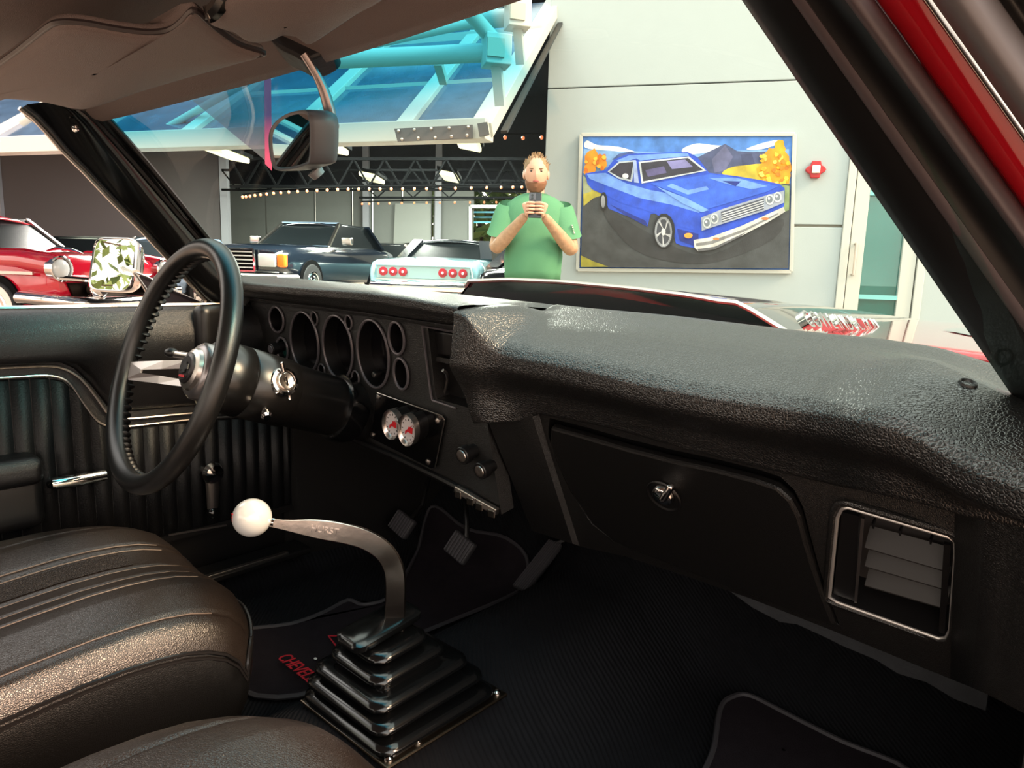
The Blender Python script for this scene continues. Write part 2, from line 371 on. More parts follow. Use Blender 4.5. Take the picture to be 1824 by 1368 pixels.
BL = (38, 78, 205); DB = (22, 44, 140); LB = (108, 152, 236)
pp([(174, 652), (250, 640), (282, 600), (330, 580), (400, 575), (560, 572), (595, 590), (640, 650), (740, 662), (850, 680), (905, 692), (924, 708), (922, 775), (905, 800), (700, 880), (600, 935), (540, 925), (515, 915), (500, 850), (460, 800), (420, 805), (408, 852), (330, 812), (262, 785), (240, 730), (200, 712), (182, 690)], BL)
pp([(180, 655), (250, 650), (330, 690), (420, 715), (560, 740), (620, 790), (600, 800), (500, 770), (380, 745), (260, 700), (190, 672)], LB)
pp([(184, 675), (260, 712), (380, 770), (500, 800), (600, 830), (600, 870), (520, 850), (430, 800), (300, 760), (200, 705)], BL)
pp([(270, 770), (400, 830), (410, 850), (330, 812)], DB); pp([(520, 860), (600, 880), (600, 930), (530, 905)], DB)
pp([(290, 604), (340, 584), (480, 577), (560, 576), (565, 586), (380, 604), (366, 596), (310, 612)], LB)
pp([(420, 690), (640, 655), (760, 670), (900, 700), (860, 720), (620, 790), (560, 745)], (52, 98, 222)); pp([(500, 690), (560, 715), (630, 700), (640, 712), (560, 732), (480, 700)], LB)
pp([(640, 670), (740, 668), (860, 700), (800, 712), (700, 690)], LB); pp([(690, 680), (760, 682), (740, 700)], DB)
pp([(440, 700), (560, 748), (640, 790), (612, 798), (540, 765)], LB)
pp([(258, 645), (300, 608), (364, 602), (350, 684), (300, 672)], (176, 190, 206)); pp([(266, 645), (302, 614), (356, 608), (344, 676), (302, 666)], (44, 42, 58))
pp([(375, 608), (564, 588), (630, 642), (386, 690)], (190, 202, 214)); pp([(383, 613), (560, 594), (618, 640), (392, 682)], (46, 46, 62))
pp([(400, 640), (470, 625), (480, 650), (410, 665)], (86, 82, 130)); pp([(480, 606), (550, 600), (580, 628), (500, 636)], (120, 120, 176)); blob(325, 662, 12, 10, (200, 205, 220))
pp([(354, 606), (366, 604), (376, 688), (358, 686)], (150, 170, 220))
blob(470, 868, 42, 66, (26, 28, 34)); blob(468, 872, 33, 58, (140, 146, 156)); blob(468, 872, 26, 48, (60, 64, 74))
for k in range(5):
    a = 2*math.pi*k/5+.3; pp([(468+4*math.cos(a+1.5), 872+6*math.sin(a+1.5)), (468+28*math.cos(a-.12), 872+52*math.sin(a-.12)), (468+28*math.cos(a+.12), 872+52*math.sin(a+.12))], (178, 182, 190))
blob(468, 872, 8, 14, (190, 195, 200)); blob(243, 756, 14, 34, (24, 26, 30)); blob(241, 758, 8, 24, (140, 146, 156))
pp([(610, 818), (690, 786), (850, 736), (922, 716), (922, 762), (850, 792), (690, 842), (612, 868)], (150, 160, 180)); pp([(684, 796), (846, 745), (846, 786), (688, 836)], (70, 76, 92))
for k in range(4): pp([(686, 802+k*9), (846, 751+k*9), (846, 755+k*9), (686, 806+k*9)], (190, 196, 206))
for x, y in ((632, 838), (660, 822), (868, 750), (897, 741)): blob(x, y, 16, 20, (190, 200, 206)); blob(x, y, 11, 14, (110, 120, 132)); blob(x-3, y-4, 4, 5, (240, 244, 248))
pp([(582, 902), (640, 893), (760, 850), (860, 805), (920, 778), (926, 796), (860, 836), (760, 888), (660, 938), (600, 946), (584, 930)], (196, 198, 198)); pp([(590, 915), (650, 905), (770, 862), (900, 800), (900, 806), (770, 872), (650, 918), (592, 926)], (120, 122, 126)); pp([(596, 936), (660, 928), (780, 872), (760, 888), (660, 938), (600, 946)], (90, 92, 98))
blob(562, 886, 16, 10, (240, 150, 60)); blob(666, 898, 12, 5, (220, 120, 70)); blob(850, 822, 14, 5, (220, 120, 70))
pr.build('painted_picture', attr_mat('oil_paint', .5), pt, smooth=False)
# fire alarm strobe
fx = W_(1452, 303, .04); ft = thing('fire_alarm', 'small red wall alarm with a white strobe right of the painting', 'alarm', tuple(fx))
s_ = .075
MB().prism([fx+WR*a*s_+V((0, 0, b*s_)) for a, b in ((-.5, 1), (.5, 1), (.62, .5), (1, .3), (1.2, 0), (1, -.3), (.62, -.5), (.5, -1), (-.5, -1), (-.62, -.5), (-1, -.3), (-1.2, 0), (-1, .3), (-.62, .5))], WN*.05).build('housing', mat('alarm_red', (176, 28, 40), .4), ft, smooth=False, bevel=.006)
MB().prism([fx+WN*.05+WR*a*.035+V((0, 0, b*.035)) for a, b in ((-1, -1), (1, -1), (1, 1), (-1, 1))], WN*.025).build('strobe_lens', mat('strobe', (230, 225, 222), .2), ft, smooth=False, bevel=.008)
# garage interior
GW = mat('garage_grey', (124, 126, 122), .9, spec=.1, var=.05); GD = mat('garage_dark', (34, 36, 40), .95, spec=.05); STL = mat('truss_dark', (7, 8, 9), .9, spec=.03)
def wall_rect(name, u0, u1, d, z0, z1, m, **k): return MB().prism([U_(u0, d, z0), U_(u1, d, z0), U_(u1, d, z1), U_(u0, d, z1)], H_*.2).build(name, m, smooth=False, **k)
gx = lambda x, d: (x-912)/FP*d
wd = 22
bw = thing('wall_back', 'grey rear wall of the garage with panel seams', None, tuple(U_(-5, wd, 0)), kind='structure')
xs = [-300, 80, 240, 400, 475, 560, 625, 660, 712, 765, 838]
for a, b in zip(xs[:-1], xs[1:]):
    MB().prism([U_(gx(a, wd)+.03, wd, 0), U_(gx(b, wd)-.03, wd, 0), U_(gx(b, wd)-.03, wd, 3.2), U_(gx(a, wd)+.03, wd, 3.2)], H_*.2).build('panel', GW, bw, smooth=False)
MB().prism([U_(gx(838, wd), wd, 0), U_(gx(1100, wd), wd, 0), U_(gx(1100, wd), wd, 1.7), U_(gx(838, wd), wd, 1.7)], H_*.2).build('panel', GW, bw, smooth=False)
MB().prism([U_(gx(925, wd), wd, 1.7), U_(gx(1100, wd), wd, 1.7), U_(gx(1100, wd), wd, 3.2), U_(gx(925, wd), wd, 3.2)], H_*.2).build('panel', GW, bw, smooth=False)
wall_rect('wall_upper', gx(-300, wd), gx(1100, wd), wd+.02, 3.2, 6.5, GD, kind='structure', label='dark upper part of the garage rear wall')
# tall pale sheet hung on the rear wall
c0 = [E_(x, y, wd-.15) for x, y in ((703, 362), (768, 362), (768, 432), (700, 434))]
MB().prism(c0, H_*.05).build('wall_sheet', mat('sheet_pale', (150, 152, 146), .8), smooth=False, bevel=.05, label='pale rounded sheet hanging on the garage rear wall', cat='sheet')
wb = thing('window_1', 'bright opening in the garage rear wall', None, tuple(E_(865, 430, wd)), kind='structure')
for a, b in (((838, 368), (838, 432)), ((925, 368), (925, 432)), ((838, 368), (925, 368))): MB().bar(E_(*a, wd-.06), E_(*b, wd-.06), .14, .1).build('frame', WHT, wb, smooth=False)
for k in range(3): MB().bar(E_(838, 378+9*k, wd+1.2-.4*k), E_(925, 378+9*k, wd+1.2-.4*k), .09, .05).build('shutter_rail', mat('aqua_shutter', (90, 190, 215), .4), wb, smooth=False)
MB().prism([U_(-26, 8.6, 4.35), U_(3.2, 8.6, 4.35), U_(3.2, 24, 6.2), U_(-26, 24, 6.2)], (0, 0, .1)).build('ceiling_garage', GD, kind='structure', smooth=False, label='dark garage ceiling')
wp_ = WP(.05, 0, 0)
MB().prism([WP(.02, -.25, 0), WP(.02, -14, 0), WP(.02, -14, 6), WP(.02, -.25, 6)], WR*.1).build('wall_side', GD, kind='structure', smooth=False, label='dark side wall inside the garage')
MB().prism([U_(-19, 6, 0), U_(-22, 22, 0), U_(-22, 22, 6), U_(-19, 6, 6)], RR*-.2).build('wall_far', GW, kind='structure', smooth=False, label='grey far side wall of the garage')
MB().prism([U_(-24, 18.3, 0), U_(gx(395, 18.3), 18.3, 0), U_(gx(395, 18.3), 18.3, 5.2), U_(-24, 18.3, 5.2)], H_*.15).build('wall_middle', mat('garage_mauve', (98, 92, 92), .9, spec=.1), kind='structure', smooth=False, label='dark grey partition behind the red car')
for x, d in ((12, 18.27), (405, 18.27), (650, 21.7), (775, 21.7)):
    MB().box(U_(gx(x, d), d, 2.4), (.09, .09, 2.4), Matrix.Rotation(YAW, 3, 'Z')).build('pillar', mat('column_grey', (150, 150, 156), .7), kind='structure', smooth=False, label='pale grey steel column in the garage')
# trusses
def truss(xa, xb, d, yt, yb):
    t = thing('beam', 'open steel roof truss inside the garage', None, tuple(E_((xa+xb)/2, yb, d)), kind='structure')
    MB().bar(E_(xa, yt, d), E_(xb, yt, d), .05, .05).build('top_chord', STL, t, smooth=False); MB().bar(E_(xa, yb, d), E_(xb, yb, d), .06, .05).build('bottom_chord', STL, t, smooth=False)
    n = int(abs(xb-xa)/55)
    for i in range(n):
        a = xa+(xb-xa)*i/n; b = xa+(xb-xa)*(i+.5)/n; c = xa+(xb-xa)*(i+1)/n
        MB().bar(E_(a, yt, d), E_(b, yb, d), .03, .03).build('web', STL, t, smooth=False); MB().bar(E_(b, yb, d), E_(c, yt, d), .03, .03).build('web', STL, t, smooth=False)
truss(395, 960, 17.5, 303, 338); truss(410, 960, 13, 283, 332); truss(640, 960, 18.5, 322, 352)
# ceiling lights
LM = mat('lamp_glow', (255, 244, 220), .5, emit=(255, 232, 170), es=.62)
for x, y, d, where in ((585, 264, 11, 'just right of the rear-view mirror'), (833, 258, 11, 'nearest the hangar door end'), (663, 321, 16, 'left one over the pale sheet'), (801, 319, 16, 'above the bright rear opening'), (404, 280, 12, 'furthest left, near the windscreen pillar')):
    p = E_(x, y, d); t = thing('ceiling_light', 'glowing strip light on the dark garage ceiling, '+where, 'light', tuple(p), group='garage strip lights')
    a = RR*.18 - V((0, 0, .03)); b = H_*.55
    MB().prism([p-a-b, p+a-b, p+a+b, p-a+b], (0, 0, .1)).build('diffuser', LM, t, smooth=False, bevel=.03)
    MB().prism([p-a*1.2-b*1.1+V((0, 0, .1)), p+a*1.2-b*1.1+V((0, 0, .1)), p+a*1.2+b*1.1+V((0, 0, .1)), p-a*1.2+b*1.1+V((0, 0, .1))], (0, 0, .06)).build('fitting', STL, t, smooth=False)
for x, y, d in ((585, 200, 11.5), (820, 200, 12), (730, 250, 17), (250, 200, 13), (900, 250, 18)):
    ld = bpy.data.lights.new('garage_lamp', 'AREA'); ld.energy = 420; ld.size = 1.6; ld.color = (1, .95, .86)
    lo = bpy.data.objects.new('garage_lamp', ld); COL.objects.link(lo); lo.location = E_(x, y, d)+V((0, 0, .0))
# string lights
BM_ = mat('bulb_orange', (230, 130, 90), .4, emit=(255, 140, 90), es=.5)
proto = MB().ell((0, 0, 0), (.024, .024, .028), 8, 6)
for pts, n, d, lab in (([(432, 346), (500, 338), (620, 332), (760, 331), (930, 328)], 29, 12.5, 'upper long string of small orange bulbs across the garage'), ([(645, 359), (760, 357), (900, 356)], 13, 16, 'lower shorter string of small orange bulbs near the rear wall'), ([(900, 238), (932, 239), (965, 238)], 3, 10, 'short string of three orange bulbs beside the white wall')):
    c = [E_(x, y, d) for x, y in pts]; cc = cat(c, 10)
    t = thing('string_light', lab, 'string light', tuple(c[0]))
    MB().tube(cc, .012, 5).build('cable', STL, t)
    me = None
    for i in range(n):
        f = i/(n-1)*(len(cc)-1); k = min(int(f), len(cc)-2); p = cc[k].lerp(cc[k+1], f-k)
        if me is None:
            bo = MB(); bo.v = [tuple(V(v)+p+V((0, 0, -.05))) for v in proto.v]; bo.f = proto.f; bo.sm = []; bo.c = [None]*len(proto.f)
            b0 = bo.build('bulb', BM_, t); me = b0; p0 = p
        else:
            q = me.copy(); COL.objects.link(q); q.parent = t; q.location = me.location+(p-p0)
# tilted hangar door of white steel with glass
ht = thing('hangar_door', 'raised white steel hangar door with tube bracing and blue glass panes', 'door', tuple(WP(-5, 2, 1.8)))
beamA, beamB = E_(872, 232, 5.1), E_(-40, 262, 6.75)
bd = (beamB-beamA).normalized()
up = (E_(972, 52, 7.0)-beamA)
MB().bar(beamA, beamB+bd*4, .16, .14).build('bottom_beam', WHT, ht, smooth=False, bevel=.006)
sp = [0, .62, 1.55, 2.6, 3.8, 5.0, 6.2, 7.4, 8.6]
for i, s in enumerate(sp):
    a = beamA+bd*(s+.06); MB().bar(a, a+up*1.45, .13 if i else .16, .10, up=up.cross(bd)).build('rail', WHT, ht, smooth=False, bevel=.006)
for a_, w_ in ((.42, .05), (.95, .1)):
    MB().bar(beamA+up*a_, beamB+up*a_, w_, w_).build('cross_bar', WHT, ht, smooth=False)
PG = mat('pane_blue_reflection', (66, 92, 122), .12, spec=.8, var=.55)  # blue reflection in the glass is put into the base colour
nn = up.cross(bd).normalized()
for i in range(len(sp)-1):
    for (u0, u1) in ((.03, .42), (.42, .95), (.95, 1.4)):
        a = beamA+bd*(sp[i]+.12)+up*u0; b = beamA+bd*(sp[i+1]+.0)+up*u0
        MB().prism([a, b, b+up*(u1-u0), a+up*(u1-u0)], nn*.01).build('pane', PG, ht, smooth=False)
MB().bar(beamA+up*.08-nn*.09-bd*.05, beamA+up*1.3-nn*.09-bd*.05, .05, .02, up=nn).build('rubber_seal', SMO, ht, smooth=False)
# dark bolted plate and tube end
P4 = [E_(x, y, 5.02) for x, y in ((702, 229), (842, 222), (842, 246), (708, 252))]
MB().prism(P4, H_*.02).build('plate', mat('bolted_plate', (82, 80, 82), .5), ht, smooth=False)
for x, y in ((710, 233), (738, 231), (768, 229), (800, 228), (834, 226), (716, 248), (745, 246), (775, 245), (804, 243), (832, 241)):
    MB().ell(E_(x, y, 5.0), (.012, .012, .012), 8, 5).build('bolt', CHB, ht)
MB().prism([E_(x, y, 4.99) for x, y in ((850, 220), (868, 217), (872, 240), (854, 243))], H_*.02).build('tube_end', mat('tube_hollow', (70, 72, 76), .6), ht, smooth=False)
def ptube(a, b, r, m=WHT, nm='brace_tube'): MB().tube([E_(*a), E_(*b)], r, 12).build(nm, m, ht)
ptube((560, 108, 4.7), (885, 93, 4.5), .055); ptube((440, 66, 6.0), (930, 30, 5.2), .06); ptube((800, -20, 4.2), (880, 72, 4.5), .045)
ptube((590, 92, 5.0), (840, 40, 5.0), .035); ptube((880, -30, 5.0), (925, 30, 5.2), .04); ptube((300, 226, 6.4), (590, 60, 5.6), .03); ptube((40, 218, 6.6), (200, 120, 6.2), .035)
for (x, y, d, s) in ((884, 92, 4.45, .085), (922, 28, 5.1, .085)):
    p = E_(x, y, d); MB().box(p, (s*.9, s*.9, s), Matrix.Rotation(YAW+.26, 3, 'Z')).build('end_box', WHT, ht, smooth=False, bevel=.006)
    MB().box(p-H_*s*1.0, (s*.6, .01, s*.6), Matrix.Rotation(YAW+.26, 3, 'Z')).build('end_plate', mat('end_plate_grey', (176, 176, 166), .6), ht, smooth=False)  # end plate a touch darker than the white steel box
    MB().bar(p-V((0, 0, .05)), p-V((0, 0, .28))+RR*.03+H_*.1, .06, .04).build('bracket', WHT, ht, smooth=False)
MB().bar(E_(780, 110, 4.7), E_(790, 145, 4.9), .05, .05).build('bracket', WHT, ht, smooth=False)
# windscreen reflection built as a translucent red-edged triangle
fl = thing('reflection_sheet', 'pale triangular pennant with a red edge hanging from the hangar door', 'flag', tuple(E_(478, 300, 5.6)))
MB().prism([E_(x, y, 5.6) for x, y in ((322, 162), (480, 92), (482, 296), (468, 282))], H_*.004).build('reflection_body', glass('reflection_film', (.62, .5, .6), .6, ior=2.2, rough=.5), fl, smooth=False)
MB().prism([E_(x, y, 5.59) for x, y in ((470, 96), (482, 92), (484, 304), (472, 292))], H_*.006).build('edge_strip', mat('reflection_red', (176, 60, 96), .8), fl, smooth=False)
MB().tube([E_(479, 96, 5.6), E_(478, 60, 6.0)], .006, 6).build('added_cord', WHT, fl)  # cord added so the reflection sheet has something to hang from
# ================================================================== PERSON
def skin(name, pts, edges, rad, m, parent, sub=2):
    me = bpy.data.meshes.new(name); org = ORG[parent] if parent in ORG and ORG[parent] is not None else V((0, 0, 0))
    me.from_pydata([tuple(p) for p in pts], edges, []); o = bpy.data.objects.new(name, me); COL.objects.link(o); o.parent = parent
    k = o.modifiers.new('k', 'SKIN'); k.use_smooth_shade = True
    for i, r in enumerate(rad):
        sv = me.skin_vertices[0].data[i]; sv.radius = (r, r) if not isinstance(r, tuple) else r; sv.use_root = (i == 0)
    u = o.modifiers.new('u', 'SUBSURF'); u.levels = sub; u.render_levels = sub; me.materials.append(m); return o
pd_ = 4.72; pb = E_(952, 400, pd_); pb.z = 0
# local frame: x = to his left as he faces the camera (picture right), y = away from the camera, z up
tocam = (CAM-pb); th = math.atan2(-tocam.x, tocam.y)+math.pi
P = thing('person', 'bearded man in a green T-shirt and dark shorts raising a phone with both hands', 'person', tuple(pb), rz=th)
P.scale = (.975,)*3
SK = mat('skin', (206, 160, 138), .5, var=.06); SKT = mat('tattooed_skin', (176, 140, 112), .55, var=-.45)
SHG = mat('green_cotton', (88, 140, 108), .85, spec=.1, bump=('noise', 12, .6)); SHO = mat('dark_shorts', (64, 58, 62), .85)
HRM = mat('sandy_hair', (142, 116, 88), .8, var=-.3)
skin('legs', [(0, 0, .93), (-.10, 0, .88), (-.12, -.01, .5), (-.13, .02, .1), (-.14, -.11, .04), (.10, 0, .88), (.12, -.01, .5), (.13, .02, .1), (.14, -.11, .04)], [(0, 1), (1, 2), (2, 3), (3, 4), (0, 5), (5, 6), (6, 7), (7, 8)], [.06, .08, .06, .042, .035, .08, .06, .042, .035], SK, P)
skin('shorts', [(0, 0, 1.0), (0, 0, .9), (-.10, 0, .8), (-.12, 0, .55), (.10, 0, .8), (.12, 0, .55)], [(0, 1), (1, 2), (2, 3), (1, 4), (4, 5)], [(.15, .13), (.15, .13), .115, .105, .115, .105], SHO, P)
for sx in (-1, 1): rbox((sx*.13, -.06, .045), (.05, .14, .045), .03, 2).build('shoe', mat('dark_shoe', (30, 30, 34), .6), P)
# shirt: torso with shoulders and sleeves
ts_ = []
for z, rx, ry, y0 in ((.93, .185, .135, 0), (1.0, .19, .145, -.01), (1.1, .192, .155, -.02), (1.2, .188, .15, -.015), (1.3, .19, .135, -.005), (1.38, .20, .12, 0), (1.44, .185, .1, .005), (1.48, .13, .08, .01), (1.505, .07, .065, .01)):
    ts_.append([V(((rx+.006*math.sin(9*a+z*31))*abs(math.cos(a))**.85*(1 if math.cos(a) > 0 else -1), y0+ry*math.sin(a)+.009*math.sin(7*a+z*26)*(1 if z < 1.4 else .3), z)) for a in [2*math.pi*k/28 for k in range(28)]])
MB().loft(ts_, closed=True).build('shirt', SHG, P, solid=.006)
for sx in (-1, 1):
    el = V((sx*.255, -.10, 1.13)); sh = V((sx*.17, 0, 1.42)); hd = V((sx*.055-.0, -.31, 1.345))
    q = sh.lerp(el, .62)
    MB().loft([[sh.lerp(q, t)+V((math.cos(a)*r, math.sin(a)*r*.8, math.sin(a)*r*.35)) for a in [2*math.pi*k/16 for k in range(16)]] for t, r in ((-.12, .074), (0, .085), (.4, .088), (.8, .086), (1, .09), (1.0, .075))], closed=True).build('sleeve', SHG, P)
    fa = [sh, sh.lerp(el, .5), el, el.lerp(hd, .3), el.lerp(hd, .75), hd]
    skin('arm', fa, [(i, i+1) for i in range(5)], [.05, .055, .05, .05, .036, .03], SKT, P)
    # hand: palm and five curled fingers round the phone
    pc = hd+V((-sx*.005, -.03, .03)); rbox(pc, (.020, .030, .043), .014, 2, M=Matrix.Rotation(sx*.35, 3, 'Y')).build('hand', SK, P)
    for k in range(4):
        b0 = pc+V((sx*.004, -.034, .034-.02*k)); L = (.058, .064, .06, .05)[k]
        skin('finger', [b0, b0+V((-sx*L*.35, -.022, .004)), b0+V((-sx*L*.8, -.012, .004)), b0+V((-sx*L*1.05, .006, .004))], [(0, 1), (1, 2), (2, 3)], [.0095, .009, .0085, .0075], SK, P, 1)
    b0 = pc+V((-sx*.006, .02, .0)); skin('thumb', [b0, b0+V((-sx*.02, .018, .03)), b0+V((-sx*.03, .012, .055))], [(0, 1), (1, 2)], [.012, .011, .009], SK, P, 1)
for k in range(5): MB().box((.245+.004*k, -.10-.0*k, 1.30-.012*k), (.004, .02, .003)).build('sleeve_print', mat('print_white', (220, 220, 214), .8), P, smooth=False)
# head
hc = V((0, -.01, 1.625))
def headf():
    mb = MB(); n = 28; secs = []
    for i in range(1, 20):
        a = math.pi*i/20; z = .118*math.cos(a); rr = math.sin(a)**.8
        row = []
        for k in range(n):
            q = 2*math.pi*k/n; x = .078*rr*math.cos(q); y = .098*rr*math.sin(q)
            if z < 0: x *= 1-.35*(-z/.118); y = y*(1-.1*(-z/.118))
            if y < 0:
                y -= .016*math.exp(-((x/.014)**2))*math.exp(-(((z+.012)/.022)**2))   # nose
                y += .009*math.exp(-(((abs(x)-.03)/.014)**2))*math.exp(-(((z-.012)/.012)**2))  # sockets
                y -= .006*math.exp(-(((z-.03)/.01)**2))*math.exp(-((x/.05)**2))
                y -= .004*math.exp(-((x/.022)**2))*math.exp(-(((z+.05)/.008)**2))
            row.append(hc+V((x, y, z)))
        secs.append(row)
    return mb.loft(secs, closed=True, cap=True)
headf().build('head', SK, P); MB().tube([(0, .01, 1.47), (0, 0, 1.56)], [.062, .056], 14).build('neck', SK, P)
m = MB().ell(hc+V((0, .014, .042)), (.083, .098, .086), 20, 12)
for k in range(90):
    a = random.uniform(0, 6.283); e2 = random.uniform(.2, 1.4); q = V((math.cos(a)*math.cos(e2), math.sin(a)*math.cos(e2), math.sin(e2)))
    if q.y < -.55 and q.z < .6: continue
    b0 = hc+V((0, .014, .042))+V((q.x*.08, q.y*.094, q.z*.083)); m.tube([b0, b0+q*.012+V((.002, -.006, .010))], [.006, .001], 4)
m.build('hair', HRM, P)
MB().loft([[hc+V((.066*math.cos(a)*s, -.094*abs(math.sin(a))*s2-.003, z)) for a in [math.pi*k/12 for k in range(13)]] for z, s, s2 in ((-.040, 1.10, .55), (-.062, 1.06, .90), (-.09, .90, .92), (-.116, .58, .70), (-.122, .2, .3))]).build('beard', mat('beard_brown', (118, 78, 54), .9, var=-.3), P, solid=.004)
for sx in (-1, 1):
    MB().ell(hc+V((sx*.077, .01, 0)), (.012, .018, .032), 8, 6).build('ear', SK, P)
    MB().ell(hc+V((sx*.03, -.083, .012)), (.011, .008, .006), 8, 6).build('eye', mat('eye_dark', (60, 50, 46), .3), P)
    MB().ell(hc+V((sx*.03, -.09, .028)), (.018, .008, .004), 8, 5).build('eyebrow', HRM, P)
MB().ell(hc+V((0, -.092, -.052)), (.022, .008, .006), 8, 5).build('mouth', mat('lips', (160, 84, 80), .5), P)
Mr = Matrix.Rotation(th, 3, 'Z')
ph = thing('phone', 'dark smartphone held up in front of the man\'s beard', 'phone', tuple(pb+Mr @ V((0, -.35, 1.365))), rz=th)
Mt = Matrix.Rotation(-.25, 3, 'X')
rbox((0, 0, .0), (.038, .005, .078), .0045, 2, M=Mt).build('body', mat('phone_black', (34, 36, 46), .3), ph)
rbox(Mt @ V((-.016, -.0065, .05)), (.017, .002, .02), .0015, 2, M=Mt).build('camera_bump', mat('phone_grey', (70, 72, 84), .3), ph)
for k in range(2): MB().lathe(Mt @ V((-.018, -.009, .058-.018*k)), Mt @ V((0, -1, 0)), [(0, .007), (.002, .007)], 12).build('lens', GLO, ph)
# ================================================================== CARS
TYR = mat('tyre', (24, 24, 26), .8); WWL = mat('white_wall', (232, 222, 212), .7); CGL = mat('car_glass', (20, 24, 26), .22, spec=.18)
HLM = mat('headlamp', (178, 184, 184), .1, spec=.9)
def wheel(par, x, y, r, white, wd_=.2):
    s = 1 if y > 0 else -1; ax = (0, s, 0)
    t = MB().lathe((x, y-s*wd_, r), ax, [(0, r*.8), (.02, r*.97), (.06, r), (wd_-.04, r), (wd_-.01, r*.95), (wd_, r*.86)], 28).build('wheel', TYR, par)
    if white: MB().lathe((x, y, r), ax, [(-.01, r*.88), (.004, r*.86), (.006, r*.62), (-.01, r*.6)], 28).build('whitewall', WWL, t)
    MB().lathe((x, y, r), ax, [(-.01, r*.62), (.006, r*.6), (.012, r*.52), (.003, r*.5), (.003, r*.36), (.02, r*.3), (.03, r*.12), (.03, .001)], 24).build('hubcap', CHR, t)
    if white: MB().lathe((x, y, r), ax, [(.026, r*.13), (.034, r*.12), (.036, .001)], 14).build('hub_badge', REDP, t)
def car(name, label, px, d, hdg, L=5.0, W=1.85, body=(160, 20, 30), roof=None, st=None, gh=None, z0=0, belt=.93, H=1.45, white=False, rough=.15, anchor=0, chromeglass=True):
    """hdg: nose direction as (u, d).  local x = forward, y = left"""
    nose = (RR*hdg[0]+H_*hdg[1]).normalized(); c = U_(gx(px, d), d, z0)-nose*(anchor*L/2); rz = math.atan2(nose.y, nose.x)
    t = thing(name, label, 'car', tuple(c), rz=rz)
    bm = mat('paint_%d_%d_%d' % body, body, rough, coat=1); rm = bm if not roof else mat('paint_%d_%d_%d' % roof, roof, .25, coat=.6)
    h = L/2; w2 = W/2
    st = st or [(-h, .86, .45, belt-.12), (-h+.08, .96, .34, belt-.04), (-h+.5, 1, .28, belt), (-h+1.3, 1, .25, belt+.02), (0, 1, .25, belt), (h-1.3, 1, .25, belt), (h-.5, .97, .3, belt-.03), (h-.1, .93, .36, belt-.08), (h, .86, .45, belt-.14)]
    secs = []
    for x, ws_, zb, zt in st:
        a = w2*ws_; secs.append([V((x, y, z)) for y, z in ((-a*.8, zb), (-a*.97, zb+.05), (-a, zb+.25), (-a*.99, zt-.16), (-a*.95, zt-.05), (-a*.86, zt), (-a*.4, zt+.03), (0, zt+.035), (a*.4, zt+.03), (a*.86, zt), (a*.95, zt-.05), (a*.99, zt-.16), (a, zb+.25), (a*.97, zb+.05), (a*.8, zb))])
    b = MB().loft(secs, closed=True, cap=True).build('body', bm, t, angle=50)
    gh = gh or ((-h+.9, .0), (-h+1.5, 1), (.35, 1), (.95, 0))   # greenhouse: rear base, rear roof, front roof, front base
    zr = H; zb = belt+.0
    (xa, _), (xb, _), (xc, _), (xd, _) = gh
    wb_, wr_ = w2*.84, w2*.68
    MB().loft([[V((xa, -wb_, zb)), V((xa, wb_, zb))], [V((xb, -wr_, zr-.05)), V((xb, wr_, zr-.05))], [V((xc, -wr_, zr-.05)), V((xc, wr_, zr-.05))], [V((xd, -wb_, zb)), V((xd, wb_, zb))]]).build('windscreen', CGL, t, smooth=False)
    for s in (-1, 1): MB().add([V((xa, s*wb_, zb)), V((xb, s*wr_, zr-.05)), V((xc, s*wr_, zr-.05)), V((xd, s*wb_, zb))], [(0, 1, 2, 3)]).build('side_glass', CGL, t, smooth=False)
    rs = []
    for x, k, dz in ((xb-.12, .96, -.06), (xb+.1, 1.02, -.015), ((xb+xc)/2, 1.03, 0), (xc-.1, 1.02, -.01), (xc+.1, .98, -.05)):
        rs.append([V((x, wr_*k*q, zr+dz-.07*abs(q)**3)) for q in (-1, -.8, -.4, 0, .4, .8, 1)])
    MB().loft(rs).build('roof', rm, t, solid=.03)
    for s in (-1, 1):
        MB().bar((xc+.02, s*wr_, zr-.06), (xd, s*wb_, zb), .05, .05).build('front_pillar', CHB if chromeglass else rm, t, smooth=False)
        MB().bar((xb-.05, s*wr_, zr-.06), (xa, s*wb_, zb), .22, .05).build('rear_pillar', rm, t, smooth=False)
        for x in (-h+1.05, h-.82):
            MB().lathe((x, s*(w2-.02), .34), (0, s, 0), [(0, .39), (.025, .39)], 24).build('wheel_arch', BLK, t); wheel(t, x, s*(w2+.03), .33, white)
    return t, h, w2, bm
